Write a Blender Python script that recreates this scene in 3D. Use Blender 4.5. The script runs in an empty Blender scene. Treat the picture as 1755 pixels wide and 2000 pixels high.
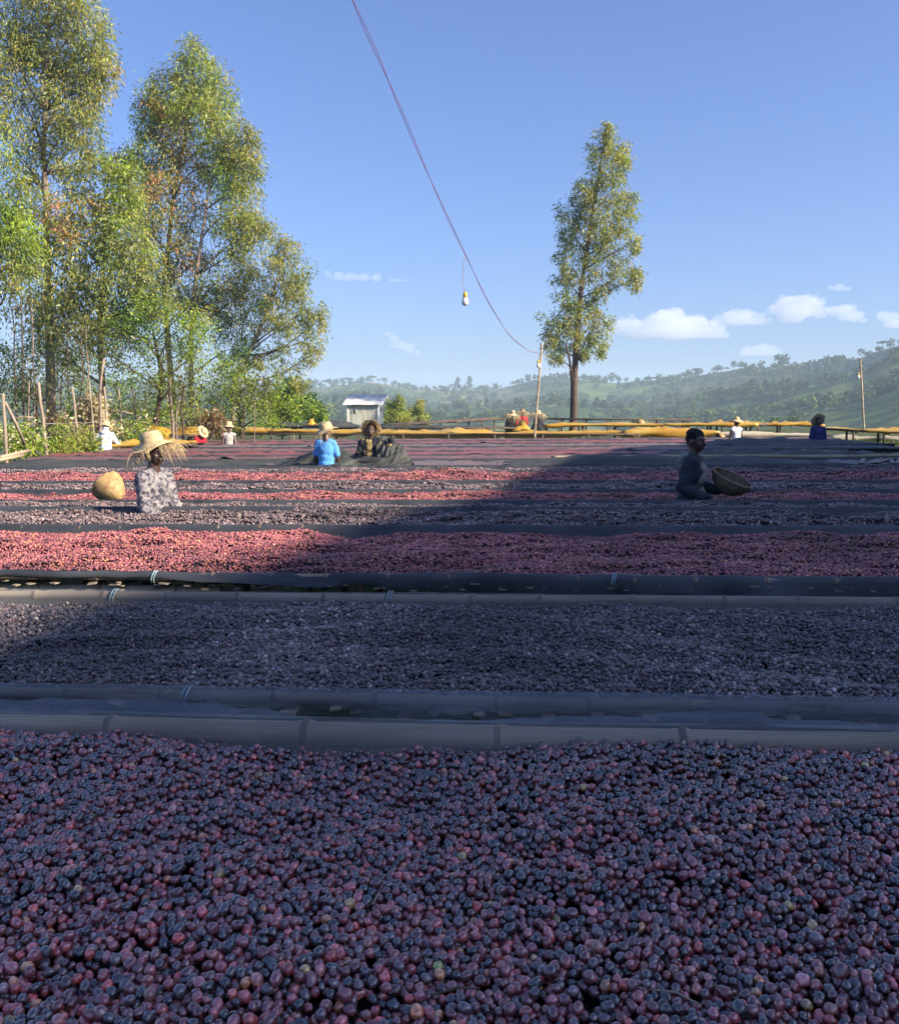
import bpy, bmesh, math, random
import numpy as np
from mathutils import Vector, Matrix, Euler

R = math.radians
rng = np.random.default_rng(7)
random.seed(7)
scene = bpy.context.scene
col = scene.collection

# ------------------------------------------------------------------ camera
FPX, CX, CY, PITCH, ZC = 1707.0, 877.5, 1000.0, R(6.38), 1.87
cam_data = bpy.data.cameras.new("camera")
cam_data.sensor_fit = 'HORIZONTAL'
cam_data.angle = 2 * math.atan(CX / FPX)
cam_data.clip_start, cam_data.clip_end = 0.05, 40000
cam = bpy.data.objects.new("camera", cam_data)
cam.location = (0, 0, ZC)
cam.rotation_euler = (math.pi / 2 - PITCH, 0, 0)
col.objects.link(cam)
scene.camera = cam

# ------------------------------------------------------------------ sky, sun, exposure
SUN_EL, SUN_AZ = R(25.5), R(114)          # azimuth clockwise from the view direction (+Y)
SUND = Vector((math.cos(SUN_EL) * math.sin(SUN_AZ), math.cos(SUN_EL) * math.cos(SUN_AZ), math.sin(SUN_EL)))
world = bpy.data.worlds.new("World")
scene.world = world
world.use_nodes = True
wn = world.node_tree
sky = wn.nodes.new('ShaderNodeTexSky')
sky.sky_type = 'NISHITA'
sky.sun_disc = False
sky.sun_elevation = SUN_EL
sky.sun_rotation = SUN_AZ
sky.altitude = 1800
sky.air_density = 1.2
sky.dust_density = 10.0
sky.ozone_density = 6
wbg = wn.nodes['Background']
wbg.inputs[1].default_value = 0.135
tint = wn.nodes.new('ShaderNodeMix'); tint.data_type = 'RGBA'; tint.blend_type = 'MULTIPLY'
tint.inputs[0].default_value = 1.0; tint.inputs[7].default_value = (.55, .575, .725, 1)
wn.links.new(sky.outputs[0], tint.inputs[6])
wn.links.new(tint.outputs[2], wbg.inputs[0])
sun_data = bpy.data.lights.new("sun", 'SUN')
sun_data.energy = 5.0
sun_data.angle = R(0.7)
sun_data.color = (1.0, 0.89, 0.72)
sun = bpy.data.objects.new("sun", sun_data)
sun.rotation_euler = SUND.to_track_quat('Z', 'Y').to_euler()
col.objects.link(sun)
scene.view_settings.view_transform = 'Standard'
scene.view_settings.look = 'None'
scene.view_settings.exposure = 1.2
scene.view_settings.gamma = 1.0
scene.view_settings.use_curve_mapping = False
cy = scene.cycles
cy.max_bounces, cy.diffuse_bounces, cy.glossy_bounces = 8, 1, 2
cy.transmission_bounces, cy.transparent_max_bounces, cy.volume_bounces = 3, 10, 6
cy.use_denoising = True
cy.use_adaptive_sampling = True
cy.adaptive_threshold = 0.015
cy.sample_clamp_indirect = 6.0
cy.caustics_reflective = cy.caustics_refractive = False

# ------------------------------------------------------------------ helpers
CP, SP = math.cos(PITCH), math.sin(PITCH)
def at(px, py, Y):
    """point of the place seen at a spot of the photograph (1755x2000) at forward distance Y"""
    x, v = (px - CX) / FPX, (py - CY) / FPX
    dy, dz = CP - v * SP, -SP - v * CP
    t = Y / dy
    return Vector((x * t, Y, ZC + dz * t))
def mpp(Y):
    return Y / FPX
def link(o, parent=None):
    col.objects.link(o)
    if parent is not None:
        o.parent = parent
    return o
def tag(o, label=None, cat=None, group=None, kind=None):
    if label: o["label"] = label
    if cat: o["category"] = cat
    if group: o["group"] = group
    if kind: o["kind"] = kind
    return o
def empty(name, loc=(0, 0, 0), rz=0.0):
    o = bpy.data.objects.new(name, None)
    o.location = loc
    o.rotation_euler = (0, 0, rz)
    o.empty_display_size = 0.2
    return link(o)
def mk_mesh(name, V, F, mat=None, smooth=True, colors=None):
    """V (n,3); F list of faces or an (m,k) array"""
    me = bpy.data.meshes.new(name)
    V = np.asarray(V, dtype=np.float32).reshape(-1, 3)
    if isinstance(F, np.ndarray) and F.ndim == 2:
        m, k = F.shape
        me.vertices.add(len(V)); me.vertices.foreach_set('co', V.ravel())
        me.loops.add(m * k); me.loops.foreach_set('vertex_index', F.astype(np.int32).ravel())
        me.polygons.add(m)
        me.polygons.foreach_set('loop_start', np.arange(0, m * k, k, dtype=np.int32))
        me.polygons.foreach_set('loop_total', np.full(m, k, dtype=np.int32))
        me.update(calc_edges=True)
    else:
        me.from_pydata(V.tolist(), [], [list(f) for f in F])
        me.update()
    if colors is not None:
        a = me.attributes.new('col', 'FLOAT_COLOR', 'POINT')
        c = np.ones((len(V), 4), np.float32); c[:, :3] = colors
        a.data.foreach_set('color', c.ravel())
    if smooth and len(me.polygons):
        me.polygons.foreach_set('use_smooth', np.ones(len(me.polygons), dtype=bool))
    if mat is not None:
        me.materials.append(mat)
    return me
def mk_obj(name, V, F, mat=None, parent=None, smooth=True, colors=None, loc=None):
    o = bpy.data.objects.new(name, mk_mesh(name, V, F, mat, smooth, colors))
    if loc is not None: o.location = loc
    return link(o, parent)
class Geo:
    def __init__(s): s.V, s.F, s.n = [], [], 0
    def add(s, VF):
        V, F = VF
        V = np.asarray(V, float).reshape(-1, 3)
        s.V.append(V); s.F += [tuple(int(i) + s.n for i in f) for f in F]; s.n += len(V)
        return s
    def obj(s, name, mat, parent=None, smooth=True):
        return mk_obj(name, np.concatenate(s.V), s.F, mat, parent, smooth)
def grid_faces(nu, nv, wrap_u=False):
    i = np.arange(nu if wrap_u else nu - 1)[:, None]; j = np.arange(nv - 1)[None, :]
    a = i * nv + j; b = ((i + 1) % nu) * nv + j
    return np.stack([a, b, b + 1, a + 1], -1).reshape(-1, 4)
def tube(path, radii, n=8, caps=True, squash=None):
    P = np.asarray([tuple(p) for p in path], float); m = len(P)
    rad = np.broadcast_to(np.asarray(radii, float), (m,))
    T = np.gradient(P, axis=0); T /= np.maximum(np.linalg.norm(T, axis=1), 1e-9)[:, None]
    ref = np.array([0, 0, 1.0]) if abs(T[:, 2]).mean() < 0.8 else np.array([1.0, 0, 0])
    A = np.cross(T, ref); A /= np.maximum(np.linalg.norm(A, axis=1), 1e-9)[:, None]
    B = np.cross(A, T)
    th = np.linspace(0, 2 * math.pi, n, endpoint=False)
    V = P[:, None] + rad[:, None, None] * (np.cos(th)[None, :, None] * A[:, None] + np.sin(th)[None, :, None] * B[:, None])
    V = V.reshape(-1, 3)
    F = [(i * n + j, i * n + (j + 1) % n, (i + 1) * n + (j + 1) % n, (i + 1) * n + j) for i in range(m - 1) for j in range(n)]
    if caps:
        F.append(tuple(range(n - 1, -1, -1))); F.append(tuple(range((m - 1) * n, m * n)))
    return V, F
def box(c, s, rot=None):
    V = np.array([[x, y, z] for x in (-.5, .5) for y in (-.5, .5) for z in (-.5, .5)]) * np.asarray(s)
    if rot is not None: V = V @ np.array(Euler(rot).to_matrix()).T
    F = [(0, 1, 3, 2), (4, 6, 7, 5), (0, 4, 5, 1), (2, 3, 7, 6), (0, 2, 6, 4), (1, 5, 7, 3)]
    return V + np.asarray(c), F
class Noise:
    """smooth random field from a few sine waves"""
    def __init__(s, seed, f, n=14, spread=.6):
        r = np.random.default_rng(seed)
        a = r.uniform(0, 2 * math.pi, n); k = f * np.exp(r.normal(0, spread, n)) * 2 * math.pi
        s.kx, s.ky, s.ph = k * np.cos(a), k * np.sin(a), r.uniform(0, 6.28, n)
        s.n = n
    def __call__(s, x, y=0.0):
        x, y = np.broadcast_arrays(np.asarray(x, float), np.asarray(y, float))
        o = np.zeros(x.shape)
        for kx, ky, p in zip(s.kx, s.ky, s.ph): o += np.sin(kx * x + ky * y + p)
        return o / math.sqrt(s.n / 2)
def interp(x, pts):
    xs, ys = zip(*pts)
    return np.interp(x, xs, ys)

# ------------------------------------------------------------------ materials
def new_mat(name):
    m = bpy.data.materials.new(name); m.use_nodes = True
    nt = m.node_tree
    return m, nt, nt.nodes['Principled BSDF'], nt.nodes['Material Output']
def N(nt, t, **kw):
    n = nt.nodes.new(t)
    for k, v in kw.items():
        if k.startswith('i_'):
            key = k[2:]
            n.inputs[int(key) if key.isdigit() else key].default_value = v
        else: setattr(n, k, v)
    return n
def ramp(nt, fac, stops):
    r = N(nt, 'ShaderNodeValToRGB')
    e = r.color_ramp.elements
    while len(e) < len(stops): e.new(0.5)
    for el, (p, c) in zip(e, stops):
        el.position = p; el.color = (*c, 1) if len(c) == 3 else c
    nt.links.new(fac, r.inputs[0])
    return r
def mix_rgb(nt, fac, a, b, mode='MIX'):
    m = N(nt, 'ShaderNodeMix', data_type='RGBA', blend_type=mode)
    for sock, v in ((m.inputs[0], fac), (m.inputs[6], a), (m.inputs[7], b)):
        if hasattr(v, 'links') or isinstance(v, bpy.types.NodeSocket): nt.links.new(v, sock)
        elif isinstance(v, (int, float)): sock.default_value = v
        else: sock.default_value = (*v, 1) if len(v) == 3 else v
    return m.outputs[2]
def bump(nt, p, h, strength=.3, dist=.01):
    b = N(nt, 'ShaderNodeBump', i_Strength=strength, i_Distance=dist)
    nt.links.new(h, b.inputs['Height']); nt.links.new(b.outputs[0], p.inputs['Normal'])
    return b
def noise_mat(name, stops, scale=4., detail=6., rough=.8, bump_s=0., bump_scale=None, coords='Object', spec=.3, stretch=None, bump_d=.01):
    m, nt, p, out = new_mat(name)
    tc = N(nt, 'ShaderNodeTexCoord')
    src = tc.outputs[coords]
    if stretch:
        mp = N(nt, 'ShaderNodeMapping'); mp.inputs['Scale'].default_value = stretch
        nt.links.new(src, mp.inputs[0]); src = mp.outputs[0]
    n = N(nt, 'ShaderNodeTexNoise', i_Scale=scale, i_Detail=detail, i_Roughness=.6)
    nt.links.new(src, n.inputs['Vector'])
    r = ramp(nt, n.outputs[0], stops)
    nt.links.new(r.outputs[0], p.inputs['Base Color'])
    p.inputs['Roughness'].default_value = rough
    p.inputs['Specular IOR Level'].default_value = spec
    if bump_s:
        b = N(nt, 'ShaderNodeTexNoise', i_Scale=bump_scale or scale * 4, i_Detail=5.)
        nt.links.new(src, b.inputs['Vector'])
        bump(nt, p, b.outputs[0], bump_s, bump_d)
    return m
M = {}
M['grass'] = noise_mat('grass_ground', [(.3, (.035, .05, .015)), (.5, (.06, .085, .022)), (.7, (.13, .1, .05))], 1.2, 8, .95, .6, 30, bump_d=.03)
M['soil'] = noise_mat('soil', [(.3, (.09, .055, .035)), (.7, (.17, .11, .07))], 2., 8, .95, .5, 20)
M['bamboo'] = noise_mat('bamboo', [(.3, (.18, .125, .08)), (.5, (.36, .265, .175)), (.7, (.54, .43, .30))], 5, 6, .55, .25, 30, stretch=(.25, 4, 4), bump_d=.004)
M['bamboo_light'] = noise_mat('bamboo_light', [(.3, (.25, .18, .10)), (.55, (.42, .32, .2)), (.75, (.52, .44, .33))], 5, 6, .5, .2, 30, stretch=(.25, 4, 4), bump_d=.004)
M['node'] = noise_mat('bamboo_node', [(.4, (.13, .09, .06)), (.6, (.26, .19, .13))], 20, 4, .8)
M['wood'] = noise_mat('post_wood', [(.3, (.06, .04, .028)), (.6, (.14, .10, .07)), (.8, (.22, .17, .12))], 6, 6, .85, .5, 20, stretch=(1, 1, .2))
M['post_pale'] = noise_mat('pale_post', [(.3, (.17, .12, .085)), (.6, (.33, .26, .19)), (.8, (.42, .35, .27))], 6, 6, .85, .5, 20, stretch=(1, 1, .2))
M['slat'] = noise_mat('slat', [(.3, (.16, .12, .085)), (.6, (.36, .30, .23)), (.8, (.5, .44, .36))], 8, 5, .7, .3, 30)
M['cord'] = noise_mat('cord', [(.4, (.20, .29, .32)), (.6, (.30, .40, .42))], 60, 3, .7)

def net_mat(name, c0, c1, alpha, weave=380., spec=.35, amp=.25):
    m, nt, p, out = new_mat(name)
    tc = N(nt, 'ShaderNodeTexCoord')
    n = N(nt, 'ShaderNodeTexNoise', i_Scale=3., i_Detail=5.)
    nt.links.new(tc.outputs['Object'], n.inputs['Vector'])
    r = ramp(nt, n.outputs[0], [(.3, c0), (.7, c1)])
    nt.links.new(r.outputs[0], p.inputs['Base Color'])
    p.inputs['Roughness'].default_value = .55
    p.inputs['Specular IOR Level'].default_value = spec
    w = N(nt, 'ShaderNodeTexWave', wave_type='BANDS', bands_direction='X', i_Scale=weave / 6.28 * 2)
    w2 = N(nt, 'ShaderNodeTexWave', wave_type='BANDS', bands_direction='Z', i_Scale=weave / 6.28 * 2)
    nt.links.new(tc.outputs['Object'], w.inputs['Vector']); nt.links.new(tc.outputs['Object'], w2.inputs['Vector'])
    mx = N(nt, 'ShaderNodeMath', operation='MAXIMUM')
    nt.links.new(w.outputs['Fac'], mx.inputs[0]); nt.links.new(w2.outputs['Fac'], mx.inputs[1])
    mr = N(nt, 'ShaderNodeMapRange', i_1=.35, i_2=.75, i_3=max(0, alpha - amp), i_4=min(1, alpha + amp))
    nt.links.new(mx.outputs[0], mr.inputs[0])
    nt.links.new(mr.outputs[0], p.inputs['Alpha'])
    bump(nt, p, n.outputs[0], .3, .01)
    return m
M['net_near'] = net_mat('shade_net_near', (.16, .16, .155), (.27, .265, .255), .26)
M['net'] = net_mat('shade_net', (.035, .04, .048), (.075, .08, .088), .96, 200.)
M['net_sheet'] = noise_mat('shade_sheet', [(.3, (.042, .044, .043)), (.7, (.092, .092, .084))], 2., 5, .7, .5, 12, spec=.2, bump_d=.02)
M['net_loose'] = net_mat('shade_net_loose', (.14, .16, .19), (.24, .27, .31), .34, 300., amp=.07)
def tarp_mat():
    m, nt, p, out = new_mat('yellow_plastic')
    tc = N(nt, 'ShaderNodeTexCoord')
    n = N(nt, 'ShaderNodeTexNoise', i_Scale=.9, i_Detail=6.)
    nt.links.new(tc.outputs['Object'], n.inputs['Vector'])
    r = ramp(nt, n.outputs[0], [(.3, (.62, .31, .035)), (.5, (.76, .45, .06)), (.72, (.80, .56, .16))])
    nt.links.new(r.outputs[0], p.inputs['Base Color'])
    p.inputs['Roughness'].default_value = .38
    n2 = N(nt, 'ShaderNodeTexNoise', i_Scale=7., i_Detail=4.); nt.links.new(tc.outputs['Object'], n2.inputs['Vector'])
    bump(nt, p, n2.outputs[0], .45, .03)
    tr = N(nt, 'ShaderNodeBsdfTranslucent'); nt.links.new(r.outputs[0], tr.inputs[0])
    mx = N(nt, 'ShaderNodeMixShader', i_0=.3)
    nt.links.new(p.outputs[0], mx.inputs[1]); nt.links.new(tr.outputs[0], mx.inputs[2]); nt.links.new(mx.outputs[0], out.inputs[0])
    return m
M['tarp'] = tarp_mat()
def cherry_mat(name, source, coat=1.0, rough=.26):
    m, nt, p, out = new_mat(name)
    if source == 'instancer':
        a = N(nt, 'ShaderNodeAttribute', attribute_type='INSTANCER', attribute_name='col'); c = a.outputs['Color']
    else:
        a = N(nt, 'ShaderNodeObjectInfo'); c = a.outputs['Color']
    tc = N(nt, 'ShaderNodeTexCoord')
    n = N(nt, 'ShaderNodeTexNoise', i_Scale=1.6, i_Detail=4.); nt.links.new(tc.outputs['Object'], n.inputs['Vector'])
    r = ramp(nt, n.outputs[0], [(.3, (.45, .45, .5)), (.55, (1.0, 1., 1.)), (.75, (1.5, 1.3, 1.2))])
    cc = mix_rgb(nt, 1.0, c, r.outputs[0], 'MULTIPLY')
    nt.links.new(cc, p.inputs['Base Color'])
    p.inputs['Roughness'].default_value = rough
    p.inputs['Specular IOR Level'].default_value = 1.0 if coat > .5 else .5
    p.inputs['Coat Weight'].default_value = coat
    p.inputs['Coat Roughness'].default_value = .16
    p.inputs['Sheen Weight'].default_value = .0
    p.inputs['Sheen Tint'].default_value = (.8, .8, 1, 1)
    n3 = N(nt, 'ShaderNodeTexNoise', i_Scale=5., i_Detail=3.); nt.links.new(tc.outputs['Object'], n3.inputs['Vector'])
    bump(nt, p, n3.outputs[0], .12, .2)
    return m
M['cherry'] = cherry_mat('coffee_cherry_mass', 'instancer')
M['cherry_dry'] = cherry_mat('dried_cherry_mass', 'instancer', .22, .45)
M['cherry_one'] = cherry_mat('coffee_cherry', 'object')
M['heap'] = noise_mat('gap_shade_heap', [(.4, (.012, .009, .011)), (.6, (.03, .02, .024))], 60, 4, .9)  # near-black, so the shade in gaps between cherries is in its colour
def far_cherry_mat(name, a, b, c, scale=55.):
    m, nt, p, out = new_mat(name)
    tc = N(nt, 'ShaderNodeTexCoord')
    v = N(nt, 'ShaderNodeTexVoronoi', i_Scale=scale); nt.links.new(tc.outputs['Object'], v.inputs['Vector'])
    n = N(nt, 'ShaderNodeTexNoise', i_Scale=1.3, i_Detail=5.); nt.links.new(tc.outputs['Object'], n.inputs['Vector'])
    s = N(nt, 'ShaderNodeSeparateColor'); nt.links.new(v.outputs['Color'], s.inputs[0])
    ad = N(nt, 'ShaderNodeMath', operation='MULTIPLY_ADD', i_1=.6, i_2=-.3); nt.links.new(n.outputs[0], ad.inputs[0])
    ad2 = N(nt, 'ShaderNodeMath', operation='ADD'); nt.links.new(s.outputs[0], ad2.inputs[0]); nt.links.new(ad.outputs[0], ad2.inputs[1])
    r = ramp(nt, ad2.outputs[0], [(.15, a), (.55, b), (.95, c)])
    nt.links.new(r.outputs[0], p.inputs['Base Color'])
    p.inputs['Roughness'].default_value = .5
    bp = N(nt, 'ShaderNodeBump', i_Strength=.9, i_Distance=.02, invert=True)
    nt.links.new(v.outputs['Distance'], bp.inputs['Height']); nt.links.new(bp.outputs[0], p.inputs['Normal'])
    return m
M['far_red'] = far_cherry_mat('far_red_cherries', (.12, .035, .04), (.32, .10, .10), (.46, .18, .15))
M['far_dark'] = far_cherry_mat('far_dark_cherries', (.09, .065, .065), (.22, .15, .145), (.36, .26, .235))
M['far_brown'] = far_cherry_mat('far_brown_cherries', (.10, .05, .05), (.26, .13, .12), (.40, .22, .18))

# ------------------------------------------------------------------ ground of the yard
def ground_z(X, Y):
    X = np.asarray(X, float); Y = np.asarray(Y, float)
    g = interp(Y, [(-30, .6), (0, .32), (4, .2), (9, .02), (26, .02), (34, .2), (48, .6), (58, .75), (72, .2), (95, -4), (140, -12), (220, -18)])
    side = np.clip((-X - 12) / 30, 0, 1)
    g = g - side * 2.5
    g = g + .32 * np.clip((X - 8) / 4, 0, 1) * np.clip((Y - 20) / 8, 0, 1) * np.clip((60 - Y) / 20, 0, 1)
    return g + .007 * np.clip(X, -30, 30)
A_ROW = R(4.2)
UX, UY = math.cos(A_ROW), -math.sin(A_ROW)      # along a row (to the right)
VX, VY = math.sin(A_ROW), math.cos(A_ROW)       # across the rows (away)
def P(s, t, z):
    """row frame to world: s along the row, t across, z up (the yard tilts a little up to the right)"""
    s = np.asarray(s, float); t = np.asarray(t, float); z = np.asarray(z, float)
    s, t, z = np.broadcast_arrays(s, t, z)
    X = UX * s + VX * t; Y = UY * s + VY * t
    return np.stack([X, Y, z + .007 * X], -1)
gx = np.concatenate([np.linspace(-220, -40, 19), np.linspace(-36, 36, 61), np.linspace(40, 220, 19)])
gy = np.concatenate([np.linspace(-60, -5, 12), np.linspace(-3, 70, 74), np.linspace(75, 230, 32)])
GX, GY = np.meshgrid(gx, gy, indexing='ij')
nz = Noise(3, .15)
GZ = ground_z(GX, GY) + nz(GX, GY) * .04
V = np.stack([GX, GY, GZ], -1).reshape(-1, 3)
o = mk_obj('ground', V, grid_faces(len(gx), len(gy)), M['grass'])
tag(o, kind='structure')
# added grassy bank on the right, out of view, shaped to shade the near beds
by = np.linspace(-42, 28, 71)
k_ = math.cos(math.pi - SUN_AZ - math.pi / 2 + 0) and math.tan(SUN_EL) / math.cos(SUN_AZ - math.pi / 2)
# crest heights follow from where the edge of the shade lies on the beds: (X, Y) on the beds
edge = [(-1.5, -40), (-1.4, .5), (-1.12, 2.2), (-.98, 3.3), (-.62, 4.2), (-.35, 5.6), (.0, 7.8), (.85, 10), (1.6, 14), (2.7, 17.5), (5.0, 23.5), (8.5, 26.5), (12.5, 29.0), (16.5, 31.5)]
cy_ = [Y_ - (17.5 - X_) * math.tan(SUN_AZ - math.pi / 2) for X_, Y_ in edge]
zb_ = lambda y: float(interp(y, [(0, 1.26), (2.2, 1.165), (3.4, 1.16), (4.2, 1.10), (5.6, 1.10), (7.8, 1.01), (10, .93), (14, .89), (31, 1.0)]))
ch_ = [zb_(Y_) + .15 + (17.5 - X_) * k_ for X_, Y_ in edge]
crest = np.interp(by, cy_, ch_, right=.3)
bx = np.array([14.5, 15.2, 16.2, 17.0, 18.0, 20.0, 24.0, 32.0, 50.0])
prof = np.array([0, .35, .8, 1.0, 1.02, .95, .8, .5, 0])
BX, BY = np.meshgrid(bx, by, indexing='ij')
BZ = prof[:, None] * crest[None, :] + Noise(5, .3)(BX, BY) * np.array([0, .08, .1, .015, .015, .1, .2, .2, 0])[:, None] - .15
o = mk_obj('unseen_shade_bank', np.stack([BX, BY, BZ], -1).reshape(-1, 3), grid_faces(len(bx), len(by)), M['grass'])
tag(o, kind='structure')
# ------------------------------------------------------------------ drying beds
# front Y, front rail h, back Y, back rail h, cherry surface h (all below eye level), colour, s-left, s-right
COSA = math.cos(A_ROW)
BEDS = [
 dict(yf=.30, hf=.62, yb=1.60, hb=.580, hs=0.612, kind='mixed', sl=-2.2, sr=2.4, rf=.03, rb=.025),
 dict(yf=2.17, hf=.712, yb=3.26, hb=.678, hs=0.712, kind='black', sl=-3.2, sr=3.4, rf=.015, rb=.018),
 dict(yf=4.12, hf=.762, yb=5.66, hb=.722, hs=0.765, kind='red', sl=-4.6, sr=4.8, rf=.020, rb=.022),
 dict(yf=6.12, hf=.80, yb=7.94, hb=.842, hs=0.874, kind='brown', sl=-6.0, sr=6.2, rf=.026, rb=.027),
 dict(yf=8.40, hf=.90, yb=9.05, hb=.888, hs=0.921, kind='brown', sl=-6.8, sr=7.0, rf=.024, rb=.02),
 dict(yf=9.50, hf=.935, yb=10.76, hb=.921, hs=0.958, kind='red', sl=-7.6, sr=7.8, rf=.024, rb=.026),
 dict(yf=11.15, hf=.96, yb=12.45, hb=.938, hs=0.978, kind='brown', sl=-8.6, sr=8.8, rf=.026, rb=.027),
 dict(yf=12.85, hf=.975, yb=15.0, hb=.972, hs=0.991, kind='red', sl=-9.6, sr=9.8, rf=.026, rb=.022),
 dict(yf=15.3, hf=.995, yb=16.3, hb=.95, hs=1.001, kind='brown', sl=-10.2, sr=10.6, rf=.026, rb=.03),
 dict(yf=17.3, hf=1.005, yb=18.6, hb=.945, hs=1.003, kind='far_dark', sl=-11.0, sr=11.4, rf=.03, rb=.03),
 dict(yf=18.95, hf=.955, yb=20.4, hb=.935, hs=0.963, kind='far_brown', sl=-11.2, sr=12.0, rf=.03, rb=.03),
 dict(yf=20.8, hf=.95, yb=22.4, hb=.925, hs=0.948, kind='far_red', sl=-11.6, sr=8.0, rf=.03, rb=.03),
 dict(yf=22.8, hf=.935, yb=24.8, hb=.91, hs=0.938, kind='far_brown', sl=-11.4, sr=9.4, rf=.03, rb=.03),
 dict(yf=25.2, hf=.915, yb=27.0, hb=.892, hs=0.918, kind='far_dark', sl=-11.4, sr=10.0, rf=.03, rb=.03),
 dict(yf=27.4, hf=.895, yb=29.2, hb=.866, hs=0.893, kind='far_red', sl=-11.2, sr=10.2, rf=.03, rb=.03),
 dict(yf=29.6, hf=.868, yb=31.0, hb=.852, hs=0.878, kind='far_brown', sl=-11.0, sr=10.6, rf=.03, rb=.03),
]
BEDTXT = ['nearest drying bed, its back bamboo rail wrapped in blue-grey net',
 'second drying bed from the camera, netted frame holding near-black cherries',
 'third drying bed from the camera, netted bamboo frame holding red cherries',
 'fourth drying bed from the camera, in front of the man in patterned shirt',
 'narrow fifth drying bed between the patterned-shirt man and the hooded man',
 'sixth drying bed from the camera, red cherries behind the hooded man',
 'seventh drying bed from the camera, dark cherries between two red beds',
 'eighth drying bed from the camera, second far strip of red cherries',
 'ninth drying bed, directly in front of the worker in blue T-shirt',
 'drying bed under the dark net the two workers are lifting',
 'drying bed of brown cherries just beyond the lifted dark net',
 'far drying bed with the red cherry strip left of the blue T-shirt',
 'far drying bed crossing behind the man in the dark jacket',
 'far drying bed in front of the red-clad and sleeveless workers',
 'far drying bed with pinkish cherries behind the sleeveless worker',
 'last uncovered drying bed before the long yellow-covered bed']
MASSTXT = ['mass of mixed plum, red and blue-black coffee cherries on nearest bed',
 'near-black dried coffee cherries raked over the second bed', 'pinkish red coffee cherries half in sun on the third bed',
 'brown-black cherries with dark hollows on the fourth bed', 'dark cherries on the narrow fifth bed behind patterned-shirt man',
 'red cherries on the sixth bed behind the tilted basket', 'grey-brown cherries on the seventh bed', 'red cherries in mounds on the eighth bed',
 'grey-brown cherries on the ninth bed before the blue T-shirt worker', 'dark cherries beneath the lifted net bed',
 'brown cherries just beyond the lifted dark net', 'far red strip of cherries left of the blue T-shirt worker',
 'far grey-brown cherries behind the dark-jacket man', 'far dull brown cherries before the sleeveless worker',
 'far pinkish cherries behind the sleeveless worker', 'thin far strip of dark cherries before the yellow cover']

def culm(length, r, seed, n=10, fine=True):
    """bamboo culm along +X from 0, with swollen nodes; returns V, F, material index per face"""
    q = random.Random(seed)
    xs, rr, dark = [0.0], [r], []
    x = 0.0; wob = q.random() * 6
    while x < length:
        x2 = min(length, x + q.uniform(.30, .46) * (r / .028) ** .5)
        k = 3 if fine else 1
        for j in range(1, k + 1):
            xx = x + (x2 - x) * j / k - (.02 if j == k else 0)
            if xx > xs[-1] + .004: xs.append(xx); rr.append(r * (.97 if j < k else .98))
        if x2 < length:
            for d, f in ((-.008, 1.05), (0, 1.24), (.006, 1.14), (.018, .96)):
                if x2 + d > xs[-1] + .002: xs.append(x2 + d); rr.append(r * f)
        x = x2
    xs, rr = np.array(xs), np.array(rr)
    sag = r * .10 * np.sin(xs * 1.1 + wob) + r * .06 * np.sin(xs * 2.7 + wob * 2)
    path = np.stack([xs, r * .12 * np.sin(xs * .9 + wob * 3), sag], -1)
    V, F = tube(path, rr * (1 - .08 * xs / length), n)
    mi = []
    for i in range(len(xs) - 1):
        mi += [1 if (xs[i + 1] - xs[i]) < .0088 else 0] * n
    return V, F, mi + [0, 0]
_culms = {}
def rail(parent, s0, s1, t, z, r, mat, seed, fine=True, name='rail', seglen=6.5):
    q = random.Random(seed)
    s = s0; out = []
    while s < s1 - .3:
        L = min(seglen * q.uniform(.8, 1.15), s1 - s + .1)
        key = (round(L, 1), round(r, 3), q.randrange(4), fine, mat)
        if key not in _culms:
            V, F, mi = culm(key[0], r, seed + len(_culms), 12 if fine else 7, fine)
            me = mk_mesh(name, V, F, M[mat]); me.materials.append(M['node'])
            me.polygons.foreach_set('material_index', np.array(mi, np.int32))
            _culms[key] = me
        o = bpy.data.objects.new(name, _culms[key])
        p0, p1 = P(s, t, z + q.uniform(-.05, .05) * r), P(s + L, t + q.uniform(-.1, .1) * r, z + q.uniform(-.05, .05) * r)
        d = Vector(p1 - p0)
        o.location = p0; o.rotation_euler = (q.uniform(-.4, .4), -math.atan2(d.z, math.hypot(d.x, d.y)), math.atan2(d.y, d.x))
        link(o, parent); out.append(o)
        s += L - .12
    return out
leg_mesh = mk_mesh('leg', *tube([(0, 0, 0), (.01, .005, .5), (0, 0, 1.0)], [.04, .036, .034], 7), M['wood'])

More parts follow.
